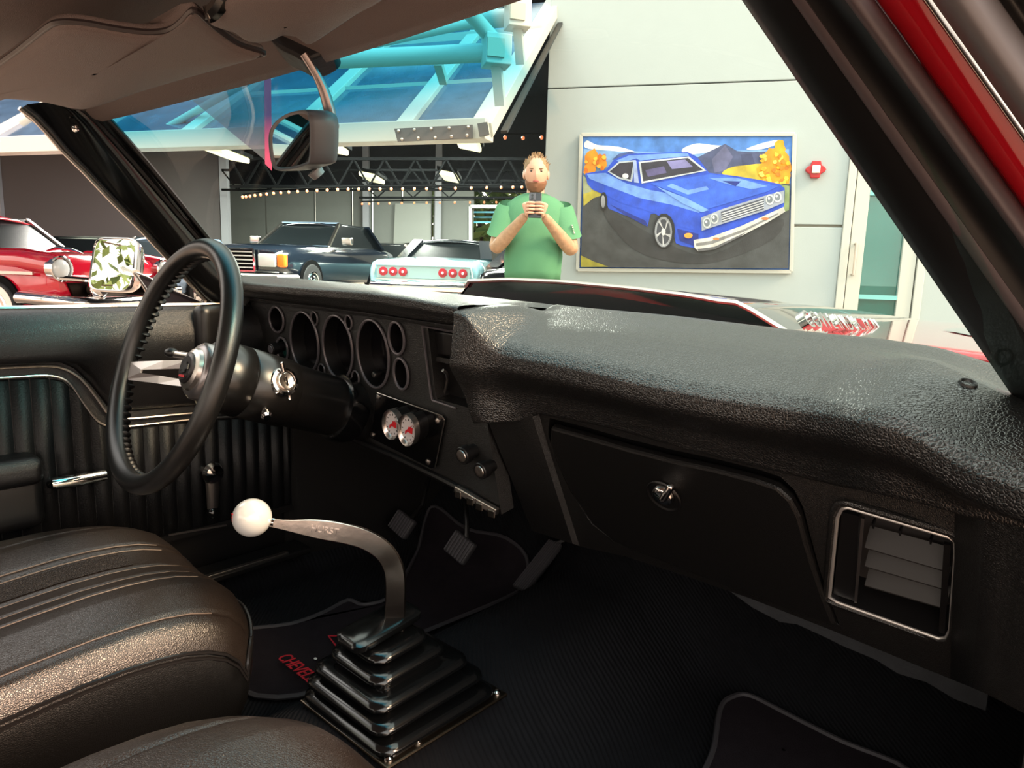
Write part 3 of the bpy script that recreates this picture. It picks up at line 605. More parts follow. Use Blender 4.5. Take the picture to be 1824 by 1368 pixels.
# 1 red fifties hardtop
t, h, w2, bm = car('red_vintage_car', 'shiny red fifties hardtop with whitewall tyres and hooded headlights', -46, 9.75, (.95, -.31), L=5.0, W=1.84, body=(178, 14, 40), white=True, belt=1.0, H=1.5, gh=((-1.75, 0), (-1.0, 1), (.25, 1), (.85, 0)))
for s in (-1, 1):
    MB().tube([(h-1.3, s*.76, .9), (h-.5, s*.77, .9), (h+.02, s*.77, .84)], [.14, .14, .135], 16).build('fender_top', bm, t)
    o = MB().lathe((h+.0, s*.77, .82), (1, 0, 0), [(-.05, .145), (.05, .15), (.06, .135), (.03, .12)], 24).build('headlight_bezel', CHR, t)
    MB().ell((h+.03, s*.77, .82), (.05, .11, .11), 16, 10).build('headlight', HLM, o)
    MB().tube([(h-.55+0, s*.46, 1.02), (h-.35, s*.46, 1.06), (h-.15, s*.46, 1.04), (h+.02, s*.46, 1.0)], [.015, .045, .035, .008], 10, flat=.6).build('bonnet_ornament', CHR, t)
    MB().bar((-h+.5, s*(w2+.01), .72), (h-.2, s*(w2+.01), .76), .02, .035).build('side_trim', CHB, t, smooth=False)
    for k in range(3): MB().bar((h-.62-.11*k, s*(w2+.006), .84), (h-.62-.11*k, s*(w2+.006), .93), .03, .02).build('fender_louver', CHB, t, smooth=False)
    MB().tube([(-h+.6, s*.85, 1.0), (-h+.1, s*.86, 1.1), (-h-.1, s*.86, 1.12)], [.05, .07, .05], 8).build('tail_fin', bm, t)
    MB().ell((h+.16, s*.42, .58), (.13, .11, .11), 14, 10).build('bumper_bullet', CHR, t)
    MB().ell((h+.26, s*.42, .58), (.05, .06, .06), 12, 8).build('bullet_tip', RUBM, t)
MB().prism([(h+.01, -.62, .45), (h+.01, .62, .45), (h+.01, .7, .66), (h+.01, -.7, .66)], (.03, 0, 0)).build('grille', mat('grille_dark', (40, 34, 30), .4, 1), t, smooth=False)
for yy in np.linspace(-.6, .6, 15): MB().bar((h+.05, yy, .46), (h+.05, yy, .65), .01, .012).build('grille_bar', DCH, t, smooth=False)
MB().tube(cat([(h-.4, -w2-.03, .48), (h-.02, -w2+.05, .46), (h+.16, -.6, .43), (h+.22, 0, .43), (h+.16, .6, .43), (h-.02, w2-.05, .46), (h-.4, w2+.03, .48)], 5), .1, 12, flat=.75).build('bumper', CHR, t)
MB().tube(cat([(h+.02, -.8, .72), (h+.1, -.4, .69), (h+.12, 0, .685), (h+.1, .4, .69), (h+.02, .8, .72)], 4), .035, 8).build('grille_surround', CHR, t)
MB().ell((.55, .35, 1.08), (.09, .09, .09), 12, 8).build('dashboard_dice', REDP, t)
# 2 pale green car
car('pale_green_car', 'pale green hardtop parked behind the red car', 205, 17.22, (1, .0), L=5.0, body=(176, 192, 180), belt=.96, H=1.42, gh=((-1.45, 0), (-1.0, 1), (.35, 1), (1.0, 0)), z0=.0)
# 3 light blue car
t, h, w2, bm = car('light_blue_car', 'light blue sedan between the red car and the dark saloon', 223, 12.4, (0, -1), anchor=1, L=3.8, W=1.75, body=(150, 178, 206), belt=.95, H=1.4)
for s in (-1, 1):
    o = MB().lathe((h-.0, s*.68, .68), (1, 0, 0), [(-.05, .1), (.04, .1), (.03, .085)], 18).build('headlight_bezel', CHR, t); MB().ell((h+.0, s*.68, .68), (.04, .085, .085), 12, 8).build('headlight', HLM, o)
MB().tube([(h-.1, -.9, .42), (h+.1, -.7, .42), (h+.1, .7, .42), (h-.1, .9, .42)], .08, 10).build('bumper', CHR, t)
# 4 dark saloon with rectangular lamps
t, h, w2, bm = car('dark_saloon', 'dark navy saloon with a chrome slatted grille and amber indicators', 425, 12.2, (-.24, -.97), anchor=1, L=4.6, W=1.82, body=(20, 27, 36), belt=.98, H=1.5, z0=.28, gh=((-1.7, 0), (-1.2, 1), (-.1, 1), (.6, 0)))
g_ = MB().prism([(h+.02, -.34, .52), (h+.02, .34, .52), (h+.02, .32, .86), (h+.02, -.32, .86)], (.03, 0, 0)).build('grille', BLK, t, smooth=False)
for k in range(5): MB().bar((h+.06, -.32, .57+.065*k), (h+.06, .32, .57+.065*k), .015, .022).build('grille_slat', mat('slat_silver', (176, 178, 178), .5), t, smooth=False)
for a, b in (((-.35, .51), (.35, .51)), ((-.35, .51), (-.33, .88)), ((.35, .51), (.33, .88)), ((-.33, .88), (.33, .88))): MB().bar((h+.06, a[0], a[1]), (h+.06, b[0], b[1]), .03, .03).build('grille_surround', CHR, t, smooth=False)
for s in (-1, 1):
    rbox((h-.02, s*.55, .70), (.05, .17, .11), .03, 2).build('headlight', HLM, t); rbox((h-.05, s*.80, .70), (.06, .075, .11), .03, 2).build('indicator', mat('amber_lens', (240, 110, 30), .25, emit=(240, 100, 20), es=.25), t)
    rbox((.3, s*1.0, 1.1), (.05, .11, .07), .03, 2).build('wing_mirror', CHB, t)
MB().tube([(h-.3, -.92, .4), (h+.1, -.8, .4), (h+.14, 0, .4), (h+.1, .8, .4), (h-.3, .92, .4)], .08, 10).build('bumper', CHB, t)
BCH = mat('chrome_blue_reflection', (140, 170, 200), .2, 1)  # blue reflection on the windscreen frame put into the chrome's colour
MB().bar((-.08, -.62, 1.46), (-.08, .62, 1.46), .03, .03).build('windscreen_trim', BCH, t, smooth=False); MB().bar((.62, -.76, .99), (.62, .76, .99), .03, .03).build('cowl_trim', BCH, t, smooth=False)
# 6 aqua sixties tail
t, h, w2, bm = car('aqua_coupe', 'aqua sixties coupe seen from behind with six round red tail lights', 750, 12.6, (.16, 1), anchor=-1, L=5.2, W=2.0, body=(116, 152, 160), roof=(20, 26, 32), belt=.98, H=1.40, z0=.12, gh=((-1.2, 0), (-.6, 1), (.7, 1), (1.3, 0)), st=[(-2.6, .97, .42, .84), (-2.55, 1, .36, .93), (-2.0, 1, .28, .97), (-1.0, 1, .25, .98), (1, 1, .25, .96), (2.2, .98, .3, .9), (2.6, .9, .45, .8)])
pz = MB().prism([(-h-.01, -.84, .62), (-h-.01, .84, .62), (-h-.01, .84, .84), (-h-.01, -.84, .84)], (-.015, 0, 0)).build('tail_panel', mat('aluminium_aqua', (150, 178, 182), .3, .8), t, smooth=False)
for y in (-.72, -.54, -.36, .36, .54, .72):
    o = MB().lathe((-h-.02, y, .73), (-1, 0, 0), [(0, .078), (.03, .078), (.035, .06)], 18).build('tail_light', mat('lamp_red', (120, 26, 36), .2), t); MB().lathe((-h-.05, y, .73), (-1, 0, 0), [(0, .025), (.012, .02)], 12).build('reflector', HLM, o)
for a, b in (((-.86, .86), (.86, .86)), ((-.86, .6), (.86, .6)), ((-.9, .66), (-.86, .86)), ((.9, .66), (.86, .86))): MB().bar((-h-.03, a[0], a[1]), (-h-.03, b[0], b[1]), .03, .025).build('tail_trim', mat('aqua_chrome', (205, 228, 230), .15, 1), t, smooth=False)
MB().tube([(-h+.3, -1.02, .48), (-h-.08, -.9, .48), (-h-.12, 0, .48), (-h-.08, .9, .48), (-h+.3, 1.02, .48)], .09, 10).build('bumper', CHR, t)
# 7, 8 further dark cars
car('black_coupe', 'black coupe at the garage mouth half hidden behind the man', 936, 10.5, (.26, .97), anchor=-1, L=4.1, W=1.66, body=(16, 18, 22), belt=.96, H=1.3, z0=0, gh=((-1.6, 0), (-1.0, 1), (.3, 1), (.9, 0)))
car('charcoal_saloon', 'charcoal saloon parked across the far end of the garage', 700, 20.0, (1, 0), body=(30, 32, 34), L=4.4, belt=.98, H=1.5, z0=.05)
# trees behind the garage opening and behind our car
LF = mat('leaf_green', (96, 120, 60), .7, var=-.5); BRK = mat('bark', (84, 70, 56), .9)
def tree(c, h, r, lab, n=900, grp=None, ls=.16):
    t = thing('tree', lab, 'tree', tuple(c), group=grp); c = V(c)
    m = MB(); m.tube([c, c+V((.1, 0, h*.4)), c+V((0, .1, h*.75))], [.16, .12, .04], 8)
    for k in range(12):
        a = k*2.4; b0 = c+V((0, 0, h*(.35+.035*k))); m.tube([b0, b0+V((math.cos(a)*r*.45, math.sin(a)*r*.45, h*.1)), b0+V((math.cos(a)*r*.9, math.sin(a)*r*.9, h*.16))], [.05, .03, .01], 5)
    m.build('trunk', BRK, t)
    m = MB()
    for _ in range(n):
        while 1:
            q = V([random.uniform(-1, 1) for _ in range(3)])
            if q.length < 1: break
        p = c+V((q.x*r, q.y*r, h*.68+q.z*h*.38)); a = V([random.uniform(-1, 1) for _ in range(3)]).normalized(); b = a.cross(V((.3, .5, .8))).normalized(); s = random.uniform(.6, 1.5)*ls
        m.add([p-a*s, p+b*s*.45, p+a*s, p-b*s*.45], [(0, 1, 2, 3)])
    m.build('foliage', LF, t, smooth=False, kind='stuff')
tree(V((*E_(850, 470, 27).xy, 0)), 4.5, 3.0, "leafy tree seen through the bright rear opening", 1200, ls=.3)
tree(V((*E_(1010, 470, 33).xy, 0)), 5, 3.0, 'second tree further right beyond the rear opening', 900, ls=.3)
tree((-6.5, -7.5, 0), 7.0, 3.4, 'feathery tree reflected in the door mirror', 7500, ls=.10)
tree((1.5, -14, 0), 7.5, 3.5, 'tree standing behind the car', 900)
# ================================================================== CAR CABIN: SETTING
def Df_(x, y, d): return onp(x, y, CAM+CF*d, CF)
def depth(P): return (V(P)-CAM).dot(CF)
# windshield glass
def wsx(t): return -1+2*t
g_ = []
for i in range(17):
    t = wsx(i/16)
    top = V((.545*t, -.155+.05*(1-t*t), 1.222+.012*(1-t*t))); bot = V((.705*t, .13+.33*(1-abs(t)**2.2), .955-.02*abs(t)))
    if t > 0: bot.z -= .035*t
    g_.append([top.lerp(bot, k/10)+V((0, .012, .02))*math.sin(math.pi*k/10) for k in range(11)])
MB().loft(g_).build('window_1', glass('windscreen_glass', (.84, .97, .92), .9, band=(1.165, 1.205, (.07, .50, .68)), ior=1.22), kind='structure', label='tinted windscreen with a blue shade band')
# floor carpet: height field with tunnel and toe board
def fz(x, y):
    z = .262+.105*math.exp(-((x/.17)**4))*(1+.25*max(0, y))
    if y > .55: z += (y-.55)*1.0
    if abs(x) > .66: z += .06*min(1, (abs(x)-.66)/.05)
    return z
m = MB(); NX, NY = 60, 50
m.loft([[V((-.78+1.56*i/NX, -1.1+1.95*j/NY, fz(-.78+1.56*i/NX, -1.1+1.95*j/NY))) for j in range(NY+1)] for i in range(NX+1)])
m.build('floor', CARP, kind='structure', label='black ribbed cabin carpet over the gearbox tunnel')
MB().prism([(-.8, .83, .2), (.8, .83, .2), (.8, .83, .82), (-.8, .83, .82)], (0, .03, 0)).build('wall_front', BLK, kind='structure', smooth=False, label='black firewall')
MB().prism([(-.6, .40, .80), (.74, .40, .80), (.74, .83, .80), (-.6, .83, .80)], (0, 0, .02)).build('trim_7', BLK, kind='structure', smooth=False, label='dark cowl shelf under the windscreen')
m = MB(); tp = [(1290, 1052), (1420, 1085), (1560, 1140), (1762, 1228)]; bt = [(1756, 1266), (1700, 1245), (1650, 1215), (1600, 1200), (1560, 1175), (1500, 1150), (1470, 1135), (1420, 1112), (1390, 1108), (1340, 1082)]
m.prism([Y_(x, y-6, .60) for x, y in tp]+[Y_(x, y, .60) for x, y in bt], (0, .012, 0)).build('floor_pad', mat('felt_grey', (58, 60, 64), .95, bump=('noise', 80, 1.2), var=-.25), smooth=False, label='ragged grey felt pad showing between the dashboard and the carpet', cat='underlay')
# rear cabin shell (behind the camera) and roof
MB().prism([(-.8, -1.9, .3), (.8, -1.9, .3), (.8, -1.9, .9), (-.8, -1.9, .9)], (0, -.05, 0)).build('wall_rear', SMO, kind='structure', smooth=False, label='black rear bulkhead')
MB().loft([[V((x, y, 1.262+.02*(1-(x/.6)**2)-.02*max(0, (-y-.9)))) for x in np.linspace(-.6, .6, 13)] for y in np.linspace(-.17, -1.75, 17)]).build('ceiling', HEAD, solid=.01, kind='structure', label='dark perforated headliner')
MB().tube([X_(-60, 175, -.60), X_(-200, 160, -.60)+V((0, -.6, 0))], .02, 8).build('trim_1', SMO, kind='structure', label='black roof rail over the driver window')
hd = []
for i in range(15):
    t = -1+2*i/14; x = .56*t; y = -.155+.05*(1-t*t); z = 1.222+.012*(1-t*t)
    hd.append([V((x, y+a, z+b)) for a, b in ((.006, -.002), (.0, -.008), (-.012, -.006), (-.03, .006), (-.05, .02), (-.06, .05), (.0, .05))])
MB().loft(hd, closed=True).build('trim_2', HEAD, kind='structure', label='padded header over the windscreen')
# driver-side A-pillar
LP_ = [(37, 193), (60, 210), (84, 235), (112, 268), (150, 305), (200, 358), (253, 410), (311, 473), (368, 537), (392, 564)]
RP_ = [(160, 183), (180, 199), (200, 219), (225, 247), (262, 290), (310, 348), (352, 400), (404, 464), (440, 508), (458, 530)]
xl = lambda y: float(np.interp(y, [188, 560], [-.592, -.712]))
xr = lambda y: float(np.interp(y, [188, 515], [-.55, -.716]))
secs = []
for a, b in zip(LP_, RP_):
    p, q = X_(a[0], a[1], xl(a[1])), X_(b[0], b[1], xr(b[1])); d = q-p; nrm = V((.9, -.4, .25)).normalized()
    secs.append([p, p.lerp(q, .12)+nrm*.012, p.lerp(q, .5)+nrm*.016, p.lerp(q, .74)+nrm*.008, p.lerp(q, .8), p.lerp(q, .86)+nrm*.004, p.lerp(q, .93)-nrm*.002, q, q-nrm*.03, p-nrm*.03])
pl_ = thing('trim_3', 'glossy black windscreen pillar on the driver side', None, tuple(secs[3][0]), kind='structure')
MB().loft(secs, closed=True).build('pillar_cover', GLO, pl_, angle=60)
MB().tube([s[0]+V((.0, -.002, 0)) for s in secs[:-1]], .0035, 6).build('chrome_strip', CHB, pl_)
MB().tube([s[4]+V((.004, -.002, 0)) for s in secs], .004, 6).build('seal', SMO, pl_); MB().tube([s[7]+V((.003, -.002, 0)) for s in secs], .005, 6).build('seal', SMO, pl_)
sc = X_(142, 232, -.575); MB().lathe(sc+V((.012, -.01, .0)), (.8, -.5, .2), [(0, .006), (.003, .0055), (.004, .003), (.002, .001)], 12).build('screw', CHR, pl_)
# passenger-side A-pillar: parallel strips seen close up
tops = {}; bots = {}
# image lines of the strip borders: (x at y=-40, x at y=700) extrapolated
def band(i0, i1, off0, off1, m, nm, par, bulge=.004, seg=6):
    secs = []
    for k in range(9):
        t = k/8; Y0 = -.13+.34*t
        def pt(e, off):
            x = e[0]+(e[1]-e[0])*t; y = -60+(e[2]+60)*t
            return Y_(x, y, Y0-off)
        a, b = pt(i0, off0), pt(i1, off1)
        n2 = V((0, -1, -.2)).normalized()
        secs.append([a.lerp(b, j/seg)+n2*(bulge*math.sin(math.pi*j/seg)) for j in range(seg+1)]+[b-n2*.02, a-n2*.02])
    return MB().loft(secs, closed=True).build(nm, m, par, angle=60)
pr_ = thing('trim_4', 'black windscreen pillar with seals on the passenger side', None, (.6, 0, .95), kind='structure')
e = lambda xa, xb, yb: (xa, xb, yb)
E0 = e(1280, 1868, 800); E1 = e(1368, 1990, 830); E2 = e(1392, 2020, 830); E3 = e(1462, 2110, 840); E4 = e(1500, 2150, 840); E5 = e(1570, 2200, 850); E6 = e(1604, 2250, 850); E7 = e(1740, 2380, 860)
PILG = mat('pillar_brown', (78, 68, 70), .5)
band(E0, E1, 0, .004, SMO, 'pillar_cover', pr_); band(E1, E2, .006, .008, PILG, 'lip', pr_, .002); band(E2, E3, .006, .01, SMO, 'channel', pr_, -.006); band(E3, E4, .014, .02, PILG, 'seal', pr_, .012)
bd_ = thing('trim_5', 'red painted body edge outside the passenger pillar', None, (.65, 0, .95), kind='structure')
band(e(1512, 2158, 840), E6, .0, .0, REDP, 'painted_edge', bd_, .006); band(e(1600, 2246, 850), e(1608, 2254, 850), .006, .006, CHB, 'chrome_edge', bd_, .002)
band(e(1618, 2260, 850), E7, .01, .01, mat('weatherstrip_grey', (100, 96, 98), .45), 'weatherstrip', bd_, .03, 8); band(E7, e(1784, 2420, 860), .012, .012, SMO, 'channel', bd_, -.008)
band(e(1790, 2430, 860), e(1806, 2450, 860), .01, .01, CHB, 'drip_rail', bd_, .003); band(e(1808, 2452, 860), e(1960, 2600, 860), -.01, -.01, REDP, 'roof_edge', bd_, .01)
# ================================================================== DASHBOARD
dash = thing('dashboard', 'black padded dashboard with round gauge openings, glove box and air vent', 'dashboard', (0, .3, .28))
CREST = [(760, 519), (848, 527), (1054, 549), (1200, 562), (1434, 590), (1576, 604), (1670, 618), (1775, 650), (1950, 760)]
NOSE = [(700, 610), (812, 628), (884, 635), (1025, 660), (1137, 688), (1277, 716), (1474, 744), (1614, 772), (1700, 830), (1824, 880), (2000, 940)]
BOTT = [(700, 755), (828, 755), (929, 753), (957, 737), (1081, 761), (1249, 808), (1474, 862), (1642, 898), (1726, 923), (1824, 940), (2000, 990)]
def sm(a, b, x): x = max(0, min(1, (x-a)/(b-a))); return x*x*(3-2*x)
XS = [.016, .018, .024, .03, .036, .044, .052, .062, .075, .09, .115, .15, .2, .25, .3, .35, .4, .45, .49, .52, .545, .565, .585, .605, .63, .66, .69, .72, .76]
secs = []; PADB = []
for x in XS:
    le = 1-sm(.03, .085, x); re = sm(.50, .60, x); r2 = sm(.60, .76, x)
    yc = .33-.12*re*0-.05*r2; yn = .125-.03*le-.05*re-.06*r2; yb = .175-.03*le-.06*re-.03*r2
    zl_ = zon(x, .105, [(380, 500), (414, 507), (455, 513), (674, 531), (825, 558), (900, 568)])
    zc = zon(x, yc, CREST); zn = zon(x, yn+.0, NOSE)+.0; zb = zon(x, yb, BOTT)
    if x < .018: zc -= .004; 
    mid = V((x, yc*.45+yn*.55, (zc*.5+zn*.5)+.012*(1-le)+.03*le+.02*re))
    bl = lambda a, b: a*(1-le)+b*le
    P_ = [V((x, yc+.1, zc-.06)), V((x, yc+.05, zc-.018)), V((x, yc, zc)), V((x, yc-.045-.02*re, zc-.006-.003*le)),
          V((x, bl(yc*.4+yn*.6, (yc+yn)/2), bl(zc*.42+zn*.58+.017+.016*re, (zc+zl_)/2+.006))), V((x, bl(yn+.020, .108), bl(zn+.021, zl_+.004))), V((x, bl(yn+.003, .098), bl(zn+.007, zl_-.012))),
          V((x-.004*le, yn+.002*le, zn-.003)), V((x-.010*le, yn+.006, zn-.024)), V((x-.008*le, (yn+yb)/2+.006, (zn+zb)/2-.006)), V((x-.002*le, yb-.006, zb+.010)), V((x, yb+.004, zb)), V((x, yb+.05, zb+.012))]
    secs.append(cat(P_, 4)); PADB.append((x, yb, zb))
# left end cap: shrink first sections for a rounded end
c0 = sum(secs[0], V())/len(secs[0]); secs.insert(0, [p.lerp(c0, .25)+V((-.012, 0, 0)) for p in secs[0]]); secs.insert(0, [p.lerp(c0, .9)+V((-.014, 0, 0)) for p in secs[0]])
dashpad = MB().loft(secs).build('crash_pad', PAD, dash, angle=80)
sc = Y_(1724, 684, .10)
# driver-side brow
BT = [(380, 486), (414, 491), (537, 497), (674, 509), (848, 528), (1054, 550), (1200, 563)]; BN = [(380, 500), (414, 507), (455, 513), (674, 531), (825, 558), (900, 568)]; BU = [(380, 522), (444, 531), (674, 558), (827, 582), (900, 592)]
secs = []
for x in [-.745, -.72, -.70, -.67, -.6, -.5, -.4, -.3, -.2, -.1, -.05, -.02, .0, .017]:
    e_ = sm(-.66, -.745, x) if x < -.66 else 0; y0 = .0
    yc = .34-.16*sm(-.45, -.74, x)*1.0 if x < -.45 else .34
    yc = .34-.14*(sm(.45, .74, -x)); yn = .105
    zc = zon(x, yc, BT)-(.008 if x > 0 else 0); zn = zon(x, yn, BN); zu = zon(x, yn+.02, BU)
    secs.append(cat([V((x, yc+.10, zc-.06)), V((x, yc+.045, zc-.018)), V((x, yc, zc)), V((x, (yc+yn)/2, (zc+zn)/2+.008)), V((x, yn+.012, zn+.01)), V((x, yn, zn)), V((x, yn+.006, (zn+zu)/2)), V((x, yn+.02, zu)), V((x, yn+.07, zu+.008))], 4))
MB().loft(secs).build('gauge_brow', PAD, dash, angle=80)
# cluster plane K
K = [Y_(452, 537, .16), Y_(828, 590, .16), Y_(611, 770, .20)]
KN = (K[1]-K[0]).cross(K[2]-K[0]).normalized()
if KN.y > 0: KN = -KN
def K_(x, y, off=0): return onp(x, y, K[0]+KN*off, KN)
cp = [(415, 500), (448, 536), (640, 562), (836, 592), (845, 700), (905, 925), (838, 872), (780, 842), (700, 808), (611, 772), (520, 740), (430, 700), (400, 640), (408, 590)]
cp = [(400, 560), (448, 530), (640, 556), (846, 586), (860, 700), (893, 917), (838, 877), (780, 848), (700, 812), (611, 774), (520, 742), (430, 702), (396, 640)]
clus = MB().prism([K_(*q) for q in cp], -KN*.03).build('gauge_panel', FAS, dash, smooth=False)
CK = lambda x, y: (400+.27412*x, 500+.27412*y)
def ellp(cx, cy, a, b, n=36, sh=.15, off=0, k=1.0):
    out = []
    for i in range(n):
        t = 2*math.pi*i/n; out.append(K_(*CK(cx+k*(a*math.cos(t)-sh*b*.5*math.sin(t)*1.0), cy+k*(-b*math.sin(t)+sh*b*.5*math.cos(t))), off))
    return out
GS = [(520, 400, 90, 196, 1), (735, 433, 95, 206, 1), (965, 475, 101, 220, 1), (337, 252, 46, 82, 0), (375, 448, 36, 78, 2), (1117, 373, 50, 104, 0), (1146, 605, 46, 100, 0), (583, 245, 20, 43, 3), (805, 270, 21, 45, 3), (630, 580, 20, 38, 3), (850, 632, 22, 46, 3)]
for q in GS: 
    c = MB(); c.prism([p+KN*.01 for p in ellp(*q[:4])], -KN*.06); cut(clus, c)
rad = [CK(*q) for q in ((1290, 300), (1600, 358), (1600, 850), (1352, 780), (1340, 735))]
c = MB(); c.prism([K_(*q, .01) for q in rad], -KN*.06); cut(clus, c)
RIM = mat('ring_grey', (92, 88, 92), .3, .3)
LENS = mat('gauge_lens', (12, 11, 14), .12, spec=.6); TEAL = mat('gauge_teal', (18, 66, 60), .25)
for i, (cx, cy, a, b, ty) in enumerate(GS):
    MB().tube(ellp(cx, cy, a, b, 48, off=.003), .0026 if ty != 3 else .0018, 8, closed=True).build('gauge_bezel', RIM, dash)
    dz = -.028 if ty in (0, 1) else -.012
    MB().loft([ellp(cx, cy, a, b, 40, off=.0), [p-KN*(.004-dz) for p in ellp(cx, cy, a, b, 40, off=.0, k=.9)]], closed=True).build('gauge_well', SMO, dash)
    MB().add([p+KN*dz for p in ellp(cx, cy, a, b, 40)], [tuple(range(40))]).build('gauge_face', TEAL if ty == 2 else LENS, dash, smooth=False)
# trip knob in the third gauge and the light switch knob
def knob(px, py, off, L, r, m1, m2, par, nm, ax=None, tip=None):
    p = K_(px, py, off); ax = ax or KN
    MB().lathe(p-ax*L, ax, [(0, r*.75), (L*.5, r*.8), (L*.55, r), (L*.95, r), (L, r*.9)], 18).build(nm, m1, par)
    MB().lathe(p-ax*.0005, ax, [(0, r*.7), (.0015, r*.65), (.002, r*.4), (.0012, .0005)], 16).build(nm+'_cap', m2, par)
knob(*CK(968, 612), .004, .03, .007, SMO, CHB, dash, 'trip_knob'); knob(*CK(298, 447), .03, .03, .013, SMO, RIM, dash, 'lamp_switch')
knob(*CK(1538, 1140), .03, .03, .015, SMO, CHB, dash, 'wiper_knob'); knob(*CK(1655, 1240), .028, .03, .014, SMO, CHB, dash, 'radio_knob')
# cluster border moulding
for off, r in ((.004, .003), (.012, .0022)):
    MB().tube([K_(405, 600-int(off*300), off), K_(446, 536-int(off*300), off), K_(640, 560-int(off*300), off), K_(842, 590-int(off*300), off)], r, 6).build('border_moulding', FAS, dash)
MB().tube([K_(x, y, .003) for x, y in [CK(*q) for q in ((1560, 345), (1283, 295), (1340, 735), (1352, 778), (1500, 828))]], .0022, 6).build('radio_bezel', RIM, dash)
MB().prism([K_(x, y, -.028) for x, y in rad], -KN*.004).build('radio_back', SMO, dash, smooth=False)
rb = MB().prism([K_(*CK(*q), -.014) for q in ((1345, 325), (1600, 360), (1600, 520), (1370, 480))], -KN*.012).build('radio_door', SMO, dash, smooth=False, bevel=.003)
MB().bar(K_(*CK(1370, 505), -.012), K_(*CK(1560, 545), -.012), .004, .008).build('radio_ledge', FAS, dash, smooth=False)
MB().tube([K_(*CK(1418, 582), -.004), K_(*CK(1440, 598), -.01), K_(*CK(1450, 640), -.016), K_(*CK(1430, 730), -.02)], [.003, .003, .0025, .0025], 8).build('cable_stub', CHB, dash)
MB().lathe(K_(*CK(1508, 424), -.012), KN, [(0, .003), (.004, .003), (.004, .0015)], 10).build('socket', CHB, dash)
# auxiliary gauge plate
ap = [(952, 1000), (988, 728), (1412, 878), (1428, 900), (1368, 1212), (1340, 1222), (945, 1020)]
apl = MB().prism([K_(*CK(*q), .006) for q in ap], -KN*.005).build('auxiliary_plate', GLO, dash, smooth=False, bevel=.0015, label='glossy black plate holding two round gauges')
MB().tube([K_(*CK(*q), .007) for q in ((992, 728), (1412, 878), (1430, 905), (1368, 1212))], .0011, 6).build('plate_edge', CHB, apl)
for q in ((998, 755), (1385, 912), (1322, 1178), (963, 1000)):
    MB().lathe(K_(*CK(*q), .006), KN, [(0, .0055), (.0015, .0055), (.003, .003), (.003, .0005)], 12).build('screw', CHB, apl)
DIAL = mat('dial_white', (205, 198, 198), .5); RED = mat('needle_red', (200, 30, 40), .5)
for (x, y, a, b) in ((1075, 938, 54, 99), (1178, 975, 58, 105)):
    f = [K_(*CK(x+a*math.cos(t)-6*math.sin(t), y-b*math.sin(t)+8*math.cos(t)), .04) for t in [2*math.pi*k/36 for k in range(36)]]
    c = sum(f, V())/36; sc_ = lambda k, dz: [c+(p-c)*k+KN*dz for p in f]
    body = MB().loft([sc_(.88, -.036), sc_(.88, -.02), sc_(.98, -.018), sc_(.98, -.004)], closed=True).build('auxiliary_gauge', SMO, dash, label='small white gauge with a red needle')
    MB().loft([sc_(.98, -.012), sc_(1, -.002), sc_(.98, .0), sc_(.8, -.004), sc_(.78, -.006)], closed=True).build('gauge_rim', CHB, body)
    MB().add(sc_(.79, -.0055), [tuple(range(36))]).build('dial', DIAL, body, smooth=False)
    tk = MB()
    for k in range(11):
        i = (k*3+2) % 36; d1 = (f[i]-c); tk.bar(c+d1*.58-KN*.005, c+d1*.7-KN*.005, .0012, .0006, up=KN)
    tk.build('dial_marks', SMO, body, smooth=False)
    r_ = (f[3]-c); MB().prism([c-r_*.35-KN*.0045+V((0, 0, .003)), c-r_*.35-KN*.0045-V((0, 0, .003)), c+r_*.7-KN*.0045], KN*.0008).build('needle', RED, body, smooth=False)
    MB().prism([c+V((0, 0, .006))-KN*.0045+(f[0]-c)*.1, c+(f[0]-c)*.55+V((0, 0, .004))-KN*.0045, c+(f[0]-c)*.5-V((0, 0, .006))-KN*.0045, c-V((0, 0, .003))-KN*.0045], KN*.0008).build('dial_emblem', RED, body, smooth=False)
# lower flange below the cluster and bright hinge bracket
fl_ = [K_(x, y, .004) for x, y in ((600, 770), (700, 812), (780, 850), (838, 880), (888, 912))]
MB().tube(fl_, .006, 8).build('lower_flange', SMO, dash)
br_ = [K_(x, y, .012) for x, y in ((812, 870), (850, 892), (886, 912))]
m = MB()
for a, b, w_ in ((0, 1, .012), (1, 2, .012)): m.bar(br_[a], br_[b], .01, w_)
hb = m.build('hinge_bracket', CHB, dash, smooth=False, bevel=.002, label='bright metal hinge strip')
for t in (.1, .4, .62, .9): p = br_[0].lerp(br_[2], t); MB().box(p-V((0, 0, .006)), (.008, .006, .007)).build('hinge_knuckle', DCH, hb, smooth=False, bevel=.002)
